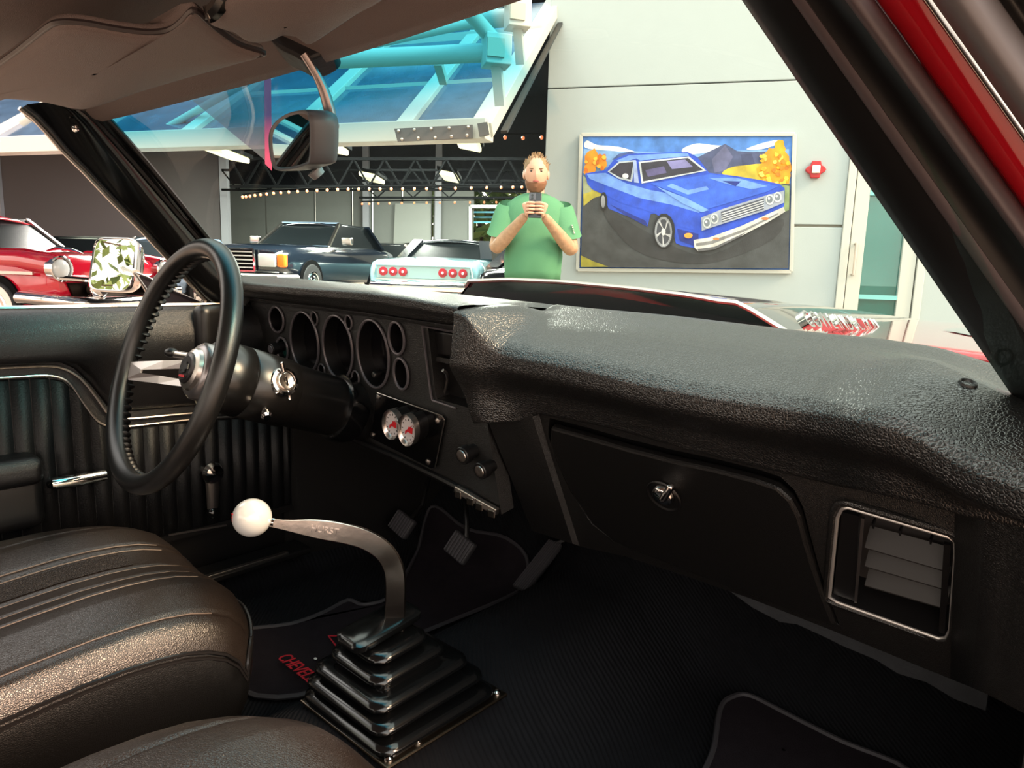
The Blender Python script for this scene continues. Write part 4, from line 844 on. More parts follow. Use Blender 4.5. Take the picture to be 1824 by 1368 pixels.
# fascia (lower panel) right of the cluster
FB = [(840, 890), (885, 912), (940, 943), (1040, 975), (1131, 995), (1295, 1051), (1408, 1092), (1503, 1132), (1628, 1183), (1749, 1232), (1824, 1270), (2000, 1370)]
secs = []
for x in [.012, .018, .026, .035, .045, .055, .07, .082, .095, .1055, .1065, .108, .109, .12, .14, .2, .3, .4, .5, .6, .64, .655, .67, .685, .70, .72, .75]:
    le = 1-sm(.098, .112, x); re = sm(.63, .68, x); rr_ = sm(.68, .74, x)
    le = 1-sm(.1055, .109, x)
    yt = .18-.009*le-.055*re-.05*rr_; yb = .30-.014*le-.10*re-.03*rr_
    zt = zon(x, yt, BOTT)+.004; zb = zon(x, yb, FB)
    rows = [V((x, yt+.03, zt+.02)), V((x, yt, zt)), V((x, yt+(yb-yt)*.05, zt-.01))]+[V((x, yt+(yb-yt)*k/8, zt+(zb-zt)*k/8)) for k in range(1, 8)]+[V((x, yb-.003, zb+.006)), V((x, yb, zb)), V((x, yb+.015, zb+.002)), V((x, yb+.06, zb+.05)), V((x, yt+.10, zt+.02))]
    if x < .015: rows = [p+V((.0, .012, 0)) for p in rows]
    secs.append(rows)
fas = MB().loft(secs, closed=True, cap=True).build('lower_fascia', FAS, dash, angle=50)
# glove face plane
def fy(x, py): 
    return None
ga, gb_, gc = V((.2, .18, zon(.2, .18, BOTT))), V((.55, .18, zon(.55, .18, BOTT))), V((.4, .30, zon(.4, .30, FB)))
GN = (gb_-ga).cross(gc-ga).normalized()
if GN.y > 0: GN = -GN
def G_(x, y, off=0): return onp(x, y, ga+GN*off, GN)
gd = [(985, 757), (1040, 772), (1120, 795), (1200, 815), (1280, 832), (1350, 850), (1388, 863), (1412, 885), (1428, 915), (1440, 960), (1455, 1010), (1472, 1060), (1492, 1110), (1440, 1092), (1360, 1062), (1300, 1040), (1220, 1010), (1150, 982), (1100, 962), (1060, 930), (1020, 870), (1000, 830), (984, 785)]
out = [G_(*q) for q in gd]; c0 = sum(out, V())/len(out)
gap = [c0+(p-c0)*1.015+V((0, 0, .011 if (p-c0).z > -.1*(p-c0).x and (p-c0).z > 0 else 0)) for p in out]
c = MB(); c.prism([p+GN*.05 for p in gap], -GN*.064); cut(fas, c)
MB().prism([p-GN*.0125 for p in gap], -GN*.004).build('glove_recess', BLK, dash, smooth=False)
gdo = MB().prism([p+GN*.007 for p in out], -GN*.014).build('glove_door', mat('glove_black', (12, 11, 11), .38, spec=.6, bump=('leather', 500, .2)), dash, smooth=False, bevel=.004, label='glove box door with a chrome latch')
kc = G_(1188, 885, .005)
c = MB().lathe(kc-GN*.006, GN, [(0, .02), (.02, .024)], 24)
gl_ = G_(1185, 880, .004)
MB().lathe(gl_, GN, [(.0045, .026), (.006, .0245), (.004, .021), (.0015, .017), (.001, .001)], 28).build('latch_dish', SMO, gdo)
MB().lathe(G_(1185, 877, .006), GN, [(0, .016), (.006, .0165), (.011, .014), (.013, .010), (.013, .001)], 24).build('latch_knob', CHR, gdo, label='round chrome latch knob')
rbox(G_(1188, 878, .022), (.0045, .006, .0145), .004, 2, M=Matrix.Rotation(.5, 3, 'Y')).build('latch_grip', CHR, gdo)
# air vent
vo = [(1478, 1062), (1480, 1040), (1492, 920), (1500, 905), (1512, 903), (1690, 955), (1702, 963), (1703, 985), (1693, 1122), (1686, 1135), (1672, 1136), (1492, 1072)]
vp = [G_(*q, .0) for q in vo]; c1 = sum(vp, V())/len(vp)
c = MB(); c.prism([p+GN*.05 for p in vp], -GN*.11); cut(fas, c)
lip = [c1+(p-c1)*1.07 for p in vp]
MB().tube(lip, .0045, 8, closed=True).build('vent_surround', FAS, dash)
vent = MB().tube([p+GN*.001 for p in vp], .0022, 8, closed=True).build('air_vent', mat('vent_chrome', (225, 220, 216), .38, .85), dash, label='square air vent with a thin chrome border')
dirx = (G_(1690, 960)-G_(1500, 905)).normalized(); dirz = GN.cross(dirx).normalized()
if dirz.z < 0: dirz = -dirz
MB().loft([[p-GN*.001 for p in vp], [c1+(p-c1)*.94-GN*.045 for p in vp]], closed=True).build('vent_box', SMO, vent, smooth=False)
MB().prism([c1+(p-c1)*.95-GN*.045 for p in vp], -GN*.004).build('vent_back', mat('vent_grey', (58, 55, 55), .6), vent, smooth=False)
a1, a2, b1, b2 = G_(1500, 912, -.004), G_(1530, 920, -.004), G_(1484, 1058, -.004), G_(1523, 1071, -.004)
MB().prism([a1, a2, b2, b1], -GN*.01).build('shutter_bar', SMO, vent, smooth=False)
MB().bar(G_(1537, 922, -.003), G_(1524, 1072, -.003), .003, .003).build('chrome_post', CHB, vent, smooth=False); MB().bar(G_(1688, 968, -.003), G_(1678, 1125, -.003), .006, .004).build('post', SMO, vent, smooth=False)
for k, yy in enumerate((985, 1018, 1052)):
    a, b = G_(1540, yy-8, -.012), G_(1684, yy+34, -.012)
    MB().prism([a, b, b-GN*.018+dirz*.018, a-GN*.018+dirz*.018], dirz*.0018).build('louver', mat('louver_grey', (34, 32, 32), .5), vent, smooth=False)
for xx in (1552, 1600, 1655):
    a = G_(xx, 932+(xx-1552)*.27, -.006); MB().prism([a, a-dirz*.012-GN*.004, a-GN*.014], dirx*.0018).build('vent_fin', SMO, vent, smooth=False)
# pad screw hole
def onpad(px, py):
    bpy.context.view_layer.update(); d = ray(px, py).normalized(); mi = dashpad.matrix_world.inverted()
    ok, loc, nrm, _ = dashpad.ray_cast(mi @ CAM, (mi.to_3x3() @ d).normalized()); return (dashpad.matrix_world @ loc, nrm) if ok else (None, None)
p, nrm = onpad(1724, 684)
if p: MB().lathe(p-nrm*.002, nrm, [(.001, .0085), (.004, .0075), (.002, .0055), (-.004, .004), (-.006, .001)], 18).build('screw_hole', SMO, dash)
# side pod at the driver end
rbox(X_(386, 585, -.67), (.02, .05, .05), .018, 3, M=Matrix.Rotation(.3, 3, 'Z')).build('end_pod', SMO, dash)
MB().prism([X_(398, 520, -.70), X_(452, 530, -.69), X_(410, 600, -.69), X_(398, 700, -.70), X_(392, 560, -.70)], (-.02, 0, 0)).build('end_cheek', FAS, dash, smooth=False)
# under-dash black box so the far side reads solid
MB().prism([(-.74, .24, .70), (-.05, .24, .68), (-.05, .5, .62), (-.74, .5, .66)], (0, 0, .12)).build('under_tray', BLK, dash, smooth=False)
# ================================================================== STEERING COLUMN AND WHEEL
WC = V((-.373, -.143, .835)); wn = V((-.059, -.939, .337)).normalized(); fwd = -wn
wx = fwd.cross(V((0, 0, 1))).normalized(); wy = wx.cross(fwd).normalized()
colm = thing('steering_column', 'black steering column with chrome ignition lock and hazard knob', 'steering column', tuple(WC+fwd*.25))
MB().lathe(WC, fwd, [(.055, .03), (.06, .05), (.068, .058), (.09, .0605), (.118, .0605), (.1195, .0585), (.121, .0605), (.20, .060), (.2015, .058), (.203, .057), (.33, .054), (.36, .05), (.5, .045)], 40).build('column_shroud', mat('column_black', (17, 16, 16), .28, spec=.6), colm, angle=60)
MB().lathe(WC, fwd, [(.30, .05), (.305, .062), (.33, .064), (.345, .06), (.35, .05)], 32).build('column_collar', GLO, colm)
def onaxis(h): return WC+fwd*h
p = onaxis(.165); q = Df_(497, 675, depth(p)-.052); ax = (q-p); ax = (ax-fwd*ax.dot(fwd)).normalized(); base = p+ax*.052
ig = MB().lathe(base, ax, [(0, .026), (.008, .025), (.012, .0235), (.013, .019), (.010, .018), (.010, .001)], 28).build('ignition_lock', CHR, colm, label='round chrome ignition lock')
MB().lathe(base+ax*.0105, ax, [(0, .0165), (.004, .015), (.005, .013), (.001, .001)], 24).build('lock_face', CHB, ig)
gdir = (wy*.8-fwd*.5).normalized()
for s in (-1, 1): MB().bar(base+ax*.012+gdir*.015*s, base+ax*.012+gdir*.034*s, .006, .008, up=ax).build('lock_ear', CHR, ig, smooth=False, bevel=.002)
MB().bar(base+ax*.016-gdir*.008, base+ax*.016+gdir*.008, .003, .002, up=ax).build('key_slot', SMO, ig, smooth=False)
p = onaxis(.15); q = Df_(459, 730, depth(p)-.05); a2 = (q-p); a2 = (a2-fwd*a2.dot(fwd)).normalized()
MB().lathe(p+a2*.055, a2, [(0, .005), (.012, .005), (.013, .009), (.02, .0095), (.024, .006), (.024, .001)], 18).build('hazard_knob', CHR, colm)
lp = [Df_(362, 642, 1.13), Df_(335, 634, 1.15), Df_(310, 630, 1.17)]
lv = MB().tube(lp, [.0045, .0055, .006], 10).build('turn_lever', CHB, colm); MB().ell(Df_(305, 628, 1.17), (.011, .011, .008), 14, 8).build('lever_knob', SMO, lv)
wx0, wy0 = wx.copy(), wy.copy(); ra = math.radians(10.5); wx = wx0*math.cos(ra)+wy0*math.sin(ra); wy = wy0*math.cos(ra)-wx0*math.sin(ra)
sw = thing('steering_wheel', 'black rimmed sports steering wheel with slotted silver spokes', 'steering wheel', tuple(WC))
circ = lambda r, h, n: [WC+fwd*h+wx*(r*math.cos(2*math.pi*k/n))+wy*(r*math.sin(2*math.pi*k/n)) for k in range(n)]
MB().tube(circ(.190, 0, 96), .0158, 16, closed=True).build('rim', mat('rim_black', (20, 19, 19), .3, spec=.6, bump=('noise', 900, .15)), sw)
grp = MB()
for k in range(84):
    a = 2*math.pi*k/84; c = WC+fwd*.009+wx*(.183*math.cos(a))+wy*(.183*math.sin(a)); rd = wx*math.cos(a)+wy*math.sin(a); tg = rd.cross(fwd)
    grp.ell(c, (.0052, .0105, .0105), 8, 6, M=Matrix((tg, rd, fwd)).transposed())
grp.build('finger_grips', SMO, sw, kind='stuff')
for s in (-1, 1):
    # spoke with a slot: two arms and end bridges
    def sp_(r, v): 
        h = .045*(1-sm(.035, .18, r)); return WC+fwd*h-wx*(-s)*0+wx*(s*r)+wy*v
    outl = [(.04, .021), (.10, .018), (.178, .0135), (.185, -.0135-.004), (.10, -.022), (.04, -.025)]
    slot = [(.055, .005), (.155, .001), (.162, -.002), (.155, -.006), (.055, -.012), (.05, -.004)]
    m = MB(); n = 6
    fr_ = [sp_(*q) for q in outl]; sl_ = [sp_(*q) for q in ((.058, .006), (.10, .003), (.140, -.0005), (.140, -.006), (.10, -.0085), (.058, -.012))]
    vs = fr_+sl_+[p+fwd*.003 for p in fr_+sl_]; fs = []
    for k in range(6):
        j = (k+1) % 6; fs += [(k, j, 6+j, 6+k), (12+k, 12+6+k, 12+6+j, 12+j), (k, 12+k, 12+j, j), (6+k, 6+j, 18+j, 18+k)]
    m.add(vs, fs).build('spoke', mat('spoke_silver', (205, 196, 194), .33, .75), sw, smooth=False)
hc_ = WC+fwd*.05
hb_ = MB().lathe(hc_, wn, [(-.01, .048), (.004, .047), (.010, .042), (.012, .036)], 36).build('hub', mat('hub_silver', (150, 145, 146), .3, .9), sw)
MB().lathe(hc_, wn, [(.010, .036), (.018, .033), (.022, .024), (.024, .012), (.0245, .001)], 30).build('horn_cap', CHB, hb_)
MB().lathe(hc_, wn, [(.021, .026), (.024, .025), (.025, .02), (.0255, .0195)], 30).build('horn_ring', mat('horn_dark', (50, 46, 48), .3, .6), hb_)
em = frameM(hc_+wn*.026, wx, wn)
MB().prism([em @ V(q) for q in ((-.016, -.004, 0), (-.006, -.004, 0), (-.007, -.009, 0), (.007, -.009, 0), (.006, -.004, 0), (.016, -.004, 0), (.015, .004, 0), (.006, .004, 0), (.006, .009, 0), (-.006, .009, 0), (-.006, .004, 0), (-.015, .004, 0))], wn*.0015).build('horn_emblem', SMO, hb_, smooth=False)
MB().prism([em @ V(q) for q in ((-.014, -.014, 0), (.006, -.017, 0), (.006, -.013, 0), (-.012, -.011, 0))], wn*.001).build('emblem_red', RED, hb_, smooth=False)
# ================================================================== DRIVER DOOR
dr = thing('car_door', 'black driver door with pleated lower panel, chrome trim lines and armrest', 'door', (-.74, -.3, .36))
DXX = -.70
MB().prism([(DXX-.03, -1.3, .22), (DXX-.03, .26, .22), (DXX-.03, .26, .885), (DXX-.03, -1.3, .885)], (-.04, 0, 0)).build('door_shell', SMO, dr, smooth=False)
UP = [(-60, 640), (0, 641), (75, 638), (112, 642), (145, 662), (172, 695), (192, 722), (212, 733), (345, 722), (470, 715)]
LO = [(-60, 673), (0, 673), (80, 669), (112, 675), (130, 690), (150, 720), (172, 748), (192, 759), (215, 761), (345, 747), (470, 738)]
def door_pts(poly, off): return [X_(x, y, DXX+off) for x, y in poly]
ys = np.linspace(-.75, .26, 40); secs = []
up_ = [(p.y, p.z) for p in door_pts(UP, 0)]
for y in ys:
    zt = .903; zl = float(np.interp(y, [q[0] for q in up_], [q[1] for q in up_]))
    secs.append(cat([V((DXX-.02, y, zt)), V((DXX+.004, y, zt-.001)), V((DXX+.02, y, zt-.012)), V((DXX+.036, y, zt-.045)), V((DXX+.034, y, zt-.09)), V((DXX+.018, y, (zt-.09)*.4+zl*.6)), V((DXX+.008, y, zl+.012)), V((DXX+.0, y, zl)), V((DXX-.02, y, zl-.01))], 3))
MB().loft(secs).build('upper_pad', DOORM, dr, angle=80)
MB().prism([(DXX-.004, -.75, .42), (DXX-.004, .255, .42), (DXX-.004, .255, .72), (DXX-.004, -.1, .72), (DXX-.004, -.2, .81), (DXX-.004, -.75, .81)], (-.02, 0, 0)).build('lower_panel', DOORM, dr, smooth=False)
CP = [(a, b+14) for a, b in UP]
MB().tube(cat(door_pts(CP, .003), 4), .0028, 8).build('chrome_trim', CHB, dr); MB().tube(cat(door_pts(LO, .003), 4), .0022, 8).build('chrome_trim', CHB, dr)
lo_ = [(p.y, p.z) for p in door_pts(LO, 0)]
pw = .0305; y = -.74
PLT = mat('pleat_vinyl', (9, 9, 11), .5, spec=.3, bump=('noise', 300, .3))
while y < .25:
    y1 = min(y+pw, .255); rows = []
    for k in range(7):
        yy = y+(y1-y)*(.03+.94*k/6); zt = float(np.interp(yy, [q[0] for q in lo_], [q[1] for q in lo_]))-.004; xx = DXX-.003+.009*math.sin(math.pi*(.04+.92*k/6))**.7
        rows.append([V((DXX-.004, yy, zt)), V((xx, yy, zt-.003)), V((xx, yy, (zt+.42)/2)), V((xx, yy, .424)), V((DXX-.004, yy, .42))])
    MB().loft(rows).build('pleat', PLT, dr, angle=80); y += pw
MB().tube([V((DXX-.0, -1.2, .9035)), V((DXX-.0, .10, .9035))], .0045, 8).build('belt_moulding', CHB, dr)
ay = X_(80, 840, DXX+.05).y-.30; az = X_(40, 832, DXX+.06).z
rbox(V((DXX+.028, ay, az-.012)), (.036, .30, .026), .02, 4).build('armrest', DOORM, dr, label='moulded black armrest')
rbox(V((DXX+.018, ay, az-.07)), (.026, .30, .05), .018, 4).build('armrest_base', SMO, dr)
hp = [X_(95, 862, DXX+.03), X_(140, 855, DXX+.032), X_(187, 846, DXX+.03)]
dh = MB().tube([X_(92, 864, DXX+.0), X_(95, 862, DXX+.02), hp[0], hp[1], hp[2]], [.008, .011, .0125, .0135, .012], 12, flat=.9).build('door_handle', CHR, dr, label='chrome inner door release')
for s in (-.3, .3): MB().tube([q+V((.0122, 0, .013*s)) for q in hp], .0012, 6).build('handle_groove', SMO, dh)
kp = X_(378, 842, DXX+.035)
wc = MB().lathe(kp-V((.03, 0, 0)), (1, 0, 0), [(0, .011), (.02, .011), (.022, .018), (.034, .023), (.044, .018), (.048, .001)], 24).build('window_crank', CHR, dr, label='chrome window winder hanging down')
MB().tube([kp+V((-.004, 0, -.01)), X_(379, 870, DXX+.03), X_(379, 905, DXX+.028)], [.014, .0145, .012], 12, flat=.6).build('crank_arm', CHB, wc); MB().ell(X_(378, 914, DXX+.03), (.012, .012, .014), 14, 8).build('crank_boss', GLO, wc)
lock = X_(262, 690, DXX+.012); Me = frameM(lock, (0, 1, 0), (1, 0, 0))
text('SS', .018, .0012, CHB, dr, 'door_script', Me, 'small chrome script badge')
MB().bar(X_(246, 694, DXX+.012), X_(292, 691, DXX+.012), .002, .003).build('script_bar', CHB, dr, smooth=False)
MB().bar((DXX+.005, -1.2, .425), (DXX+.005, .25, .425), .012, .014).build('bottom_rail', SMO, dr, smooth=False)
MB().bar(X_(300, 953, DXX+.014), X_(404, 935, DXX+.014), .003, .004).build('bottom_bead', CHB, dr, smooth=False)
# sill, kick panel
MB().prism([(-.72, .245, .25), (-.66, .27, .25), (-.62, .85, .25), (-.62, .85, .95), (-.68, .27, .80), (-.72, .245, .80)], (-.03, 0, 0)).build('wall_kick', mat('kick_black', (12, 11, 11), .7, spec=.25), kind='structure', smooth=False, label='black kick panel in the driver footwell')
MB().prism([(.72, .2, .25), (.68, .85, .25), (.68, .85, .9), (.72, .2, .78)], (.03, 0, 0)).build('wall_kick', mat('kick_black', (0, 0, 0)), kind='structure', smooth=False, label='black kick panel in the passenger footwell')
MB().bar((-.66, -1.1, .335), (-.66, .26, .335), .07, .015).build('baseboard_left', SMO, kind='structure', smooth=False, bevel=.004, label='black sill along the driver door')
MB().bar((-.63, -.25, .345), (-.63, .20, .345), .012, .006).build('sill_plate', CHB, smooth=False, bevel=.001, label='bright sill plate along the driver door opening', cat='trim')
# ================================================================== DOOR MIRROR
mc = X_(204, 472, -.93)
dm = thing('door_mirror', 'chrome-cased rounded door mirror reflecting tree foliage', 'mirror', tuple(mc+V((0, .02, -.07))))
tgt = V((-4.2, -9.5, 4.6)); inn = (CAM-mc).normalized(); outd = (tgt-mc).normalized(); mn = (inn+outd).normalized()
mxx = mn.cross(V((0, 0, 1))).normalized()
# keep the case facing the camera-ish but use the mirror normal
Mm = Matrix((mxx, mn, mxx.cross(mn))).transposed()
wpx, hpx = .056, .058
def sq(a, b, y, n=32, e=.36): return [mc+Mm @ V((a*abs(math.cos(t))**e*(1 if math.cos(t) > 0 else -1), y, b*abs(math.sin(t))**e*(1 if math.sin(t) > 0 else -1))) for t in [2*math.pi*k/n for k in range(n)]]
MB().loft([sq(.02, .02, -.05), sq(.04, .045, -.04), sq(.052, .056, -.02), sq(.057, .060, 0), sq(.057, .060, .006), sq(.0545, .0575, .008), sq(.0525, .0555, .005)], closed=True, cap=False).build('mirror_case', CHR, dm, angle=60)
MB().add(sq(.053, .056, .0052), [tuple(range(32))]).build('mirror_glass', mat('mirror_face', (245, 245, 245), .01, 1), dm, smooth=False)
tri = [(243, 487), (262, 494), (300, 515), (366, 541), (274, 542)]
MB().prism([X_(x, y, -.80) for x, y in tri], (-.012, 0, 0)).build('mirror_bracket', mat('bracket_grey', (60, 52, 56), .4), dm, smooth=False)
MB().tube([X_(x, y, -.797) for x, y in ((240, 486), (258, 512), (274, 543))], .0028, 6).build('bracket_edge', CHB, dm); MB().tube([X_(x, y, -.797) for x, y in ((243, 486), (262, 493), (300, 514), (366, 541), (276, 543))], .0026, 6).build('bracket_edge', CHB, dm)
MB().tube([X_(243, 487, -.80), mc-mn*.02], .008, 8).build('mirror_stem', CHR, dm)
# ================================================================== REAR-VIEW MIRROR
rm = thing('rearview_mirror', 'rear-view mirror with a grey frame hanging from a chrome arm', 'mirror', tuple(X_(530, 300, 0)))
d0 = .84
MB().tube(cat([Df_(541, 96, .80), Df_(562, 130, .81), Df_(578, 165, .82), Df_(589, 205, .83), Df_(592, 222, .84)], 4), [.0065]*4+[.0065, .007, .0075, .008, .0085, .009, .009, .009, .0085, .009, .0095, .01, .0105], 12, flat=.7).build('mirror_arm', mat('arm_steel', (172, 160, 158), .3, 1), rm)
MB().ell(Df_(590, 217, .825), (.0065, .0065, .0065), 12, 8).build('arm_screw', CHR, rm)
mn2 = V((-.30, -.94, -.10)).normalized(); m0 = X_(525, 250, .0)
fo = cat([onp(x, y, m0, mn2).to_tuple() for x, y in ((492, 215), (515, 200), (540, 195), (551, 199), (556, 215), (557, 250), (555, 285), (548, 295), (520, 303), (492, 304), (484, 292), (479, 262), (480, 235))], 4, True)
fc = sum(fo, V())/len(fo); bk = -mn2*.03
fr_ = lambda k, t: [fc+(p-fc)*k+bk*t for p in fo]
MB().loft([fr_(.86, .05), fr_(.9, -.02), fr_(.97, -.03), fr_(1, .1), fr_(.99, .75), fr_(.93, 1), fr_(.5, 1.05)], closed=True, cap=False).build('mirror_frame', mat('frame_mauve', (84, 83, 86), .42), rm, angle=60)
MB().add(fr_(.87, .03), [tuple(range(len(fo)))]).build('mirror_glass', mat('mirror_face', (0, 0, 0)), rm, smooth=False)
MB().add(fr_(.9, 1.02), [tuple(range(len(fo)))]).build('mirror_back', mat('frame_mauve', (0, 0, 0)), rm, smooth=False)
MB().tube([fc+bk*.9+V((0, 0, -.033)), fc+bk*1.1+V((0, 0, -.040))], [.010, .008], 10).build('dip_tab', mat('tab_clear', (120, 118, 120), .3), rm)
MB().tube([Df_(592, 222, .845), fc+bk*1.0+V((0, 0, .01))], .009, 8).build('mirror_joint', SMO, rm)
mb_ = cat([(x, y, 0) for x, y in ((478, 62), (500, 52), (530, 58), (575, 66), (589, 74), (585, 88), (562, 102), (540, 106), (520, 96), (492, 82))], 3, True)
MB().prism([Df_(p.x, p.y, .80) for p in mb_], CF*.05).build('mount_cover', mat('mount_black', (24, 22, 24), .5, bump=('noise', 60, .6)), rm, bevel=.01, seg=3)
# ================================================================== SUN VISORS
def visor(pts, z, lab, slope=.0):
    pl0 = V((0, -.17, z)); nn_ = V((0, slope, 1)).normalized()
    P_ = [onp(x, y, pl0, nn_) for x, y in pts]; c = sum(P_, V())/len(P_)
    t = thing('sun_visor', lab, 'sun visor', tuple(c))
    cc = cat(P_, 4, True); n = len(cc); cen = sum(cc, V())/n
    rings = [[cen+(p-cen)*k+nn_*h for p in cc] for k, h in ((.02, -.014), (.3, -.0135), (.6, -.012), (.85, -.0105), (.95, -.008), (.99, -.004), (1, 0), (.99, .004), (.9, .008), (.02, .009))]
    MB().loft(rings, closed=True).build('visor_pad', HEAD, t, angle=70)
    MB().tube([p-nn_*.003 for p in cc], .0028, 6, closed=True).build('piping', mat('piping_brown', (48, 40, 40), .4), t)
    return t
v1 = visor([(-140, 205), (-40, 135), (30, 85), (80, 45), (105, 33), (150, 34), (210, 45), (265, 51), (300, 47), (322, 33), (340, 14), (352, 14), (380, 40), (425, 72), (470, 88), (440, 98), (330, 130), (240, 158), (165, 184), (130, 186), (60, 172), (-40, 168), (-120, 180)], 1.205, 'driver sun visor with a wavy stitched edge', .05)
MB().tube([X_(108, 178, -.53), X_(128, 186, -.53), X_(150, 192, -.54)], [.008, .007, .005], 10).build('visor_pivot', mat('pivot_brown', (70, 58, 56), .4), v1)
visor([(368, 24), (385, 4), (430, -30), (560, -60), (700, -80), (700, -30), (640, 8), (600, 36), (556, 64), (548, 52), (505, 45), (480, 56), (440, 60), (412, 42), (385, 34)], 1.205, 'passenger sun visor folded up beside the mirror mount', .05)
MB().tube(cat([Df_(368, 26, .60), Df_(378, 22, .60), Df_(392, 8, .59), Df_(402, -12, .58)], 3), .007, 8).build('visor_rod', DCH, v1)
# ================================================================== SEATS
def seat(name, lab, x0, x1, yf, ztop, side, zbot=.30, back=-.95, lines=(), meshband=None):
    """side: +1 when the visible side wall is at x1, -1 at x0"""
    t = thing(name, lab, 'seat', ((x0+x1)/2, yf-.3, zbot))
    NXs = 150; xs = np.linspace(x0, x1, NXs+1); w_ = x1-x0; secs = []
    for x in xs:
        u = (x-x0)/w_; ed = min(u, 1-u)
        z = ztop-.004+side*.012*(.5-u)*2*(1 if side > 0 else 0)+.03*min(1, (ed/.22))**.6*(1 if ed < .22 else 1) - .018*math.exp(-((u-.5)/.22)**2)
        z -= .022*(1-min(1, ed/.05))**2
        for gx_ in lines: z -= .0035*math.exp(-((x-gx_)/.0028)**2)
        front = yf-.10*(abs(u-.5)*2)**4*.55-.0
        pr = []
        for dy, dz in ((back-front, -.035), (-.62, -.03), (-.5, -.022), (-.42, -.016), (-.34, -.01), (-.27, -.004), (-.21, 0), (-.16, .0), (-.12, -.003), (-.085, -.009), (-.055, -.019), (-.03, -.033), (-.012, -.052), (0, -.078)):
            pr.append(V((x, front+dy, z+dz)))
        secs.append(pr)
    cu_ = MB().loft(secs).build('cushion', SEATM, t, angle=80)
    # side skirts and front
    def rim(ins): return [V((x0+ins, back, 0)), ] 
    pts = [s[0] for s in secs]
    path = [V(p) for p in secs[0]] + [V(s[-1]) for s in secs[1:-1]] + [V(p) for p in secs[-1][::-1]]
    cen = V(((x0+x1)/2, (yf+back)/2, 0))
    def inset(p, a, z): 
        d = V((p.x-cen.x, p.y-cen.y, 0)).normalized(); return V((p.x-d.x*a, p.y-d.y*a, z))
    rows = [[p+V((0, 0, .0)) for p in path], [inset(p, -.006, p.z-.012) for p in path], [inset(p, -.004, p.z*.6+zbot*.4) for p in path], [inset(p, .012, p.z*.15+zbot*.85) for p in path], [inset(p, .03, zbot) for p in path]]
    MB().loft(rows).build('side_skirt', SEATS, t, angle=80)
    for k, dz in enumerate((0, -.009)): MB().tube([inset(p, -.004, p.z+dz) for p in path], .0028, 6).build('piping', mat('piping_black', (26, 24, 24), .3), t)
    if meshband:
        a, b = meshband; rows = []
        for x in np.linspace(a, b, 8):
            s = secs[int(round((x-x0)/w_*NXs))]; rows.append([V((x, p.y, p.z+.0015)) for p in s[:9]])
        MB().loft(rows).build('woven_strip', mat('woven_vinyl', (40, 34, 32), .5, spec=.5, bump=('leather', 330, 1.0)), t)
    return t, secs
LN = [X_(0, 1, 0).x]
def lx(y, z=.487): return Z_(0, y, z).x
lines_d = [-.555, -.47, -.452, -.385, -.345, -.31, -.205]
st_, ss_ = seat('driver_seat', 'black vinyl driver bucket seat cushion with long stitched pleats', -.63, -.17, -.085, .508, 1, lines=lines_d, meshband=(-.44, -.395))
for x in lines_d[1:]:
    i = int(round((x+.63)/.46*150)); MB().tube([p+V((0, 0, .0012)) for p in ss_[i][1:11]], .0012, 5).build('stitch_line', mat('stitch_grey', (92, 78, 70), .5), st_)
MB().tube([V((-.22, -.95, .25)), V((-.22, -.2, .25))], .012, 6).build('seat_rail', DCH, st_)
MB().bar((-.2, -.24, .262), (-.2, -.2, .33), .02, .012).build('rail_bracket', CHB, st_, smooth=False)
seat('passenger_seat', 'black vinyl passenger seat cushion in the near foreground', .135, .60, -.235, .585, -1, zbot=.34, lines=[.19, .54])
# ================================================================== SHIFTER
sh_ = thing('gear_shifter', 'chrome bent gear lever with white ball knob and folded rubber boot', 'gear lever', (0, 0, .367))
pla = MB().prism([(-.085, -.10, .368), (.118, -.10, .368), (.118, .125, .368), (-.085, .125, .368)], (0, 0, .005)).build('base_plate', mat('plate_steel', (110, 98, 84), .3, 1, bump=('noise', 60, .2)), sh_, smooth=False, bevel=.002)
for x, y in ((.106, .113), (.106, -.04), (.02, .113), (-.072, .113), (-.072, -.088), (.106, -.088)): MB().lathe((x, y, .373), (0, 0, 1), [(0, .0065), (.003, .006), (.005, .003), (.004, .0005)], 12).build('screw', CHR, pla)
def rr(a, b, r, z, c=(0, 0), n=6, tilt=0):
    out = []
    for sx, sy, a0 in ((1, 1, 0), (-1, 1, 90), (-1, -1, 180), (1, -1, 270)):
        for k in range(n+1):
            q = math.radians(a0+90*k/n); x = sx*(a-r)+r*math.cos(q); y = sy*(b-r)+r*math.sin(q); out.append(V((c[0]+x, c[1]+y, z+tilt*y-.25*tilt*x)))
    return out
rings = []; Z0 = .373; fold = [(.100, .105), (.092, .098), (.080, .086), (.062, .064), (.050, .048)]
zz = Z0
rings.append(rr(.098, .104, .02, zz, (.01, .005)))
for i, (a, b) in enumerate(fold):
    t = i/5; cx, cy = .012-.022*t, .006-.02*t; h = (.021, .02, .019, .018, .016)[i]; tl = .10*t
    rings += [rr(a-.004, b-.004, .022, zz+.002, (cx, cy), tilt=tl), rr(a+.001, b+.001, .024, zz+.006, (cx, cy), tilt=tl), rr(a, b, .024, zz+.011, (cx, cy), tilt=tl), rr(a-.010, b-.010, .02, zz+.015, (cx, cy), tilt=tl), rr(a-.026, b-.026, .014, zz+h-.003, (cx, cy), tilt=tl)]
    zz += h+.002
MB().loft(rings, closed=True, cap=True).build('rubber_boot', RUB, sh_, angle=70)
tp_ = V((-.012, -.008, zz+.004))
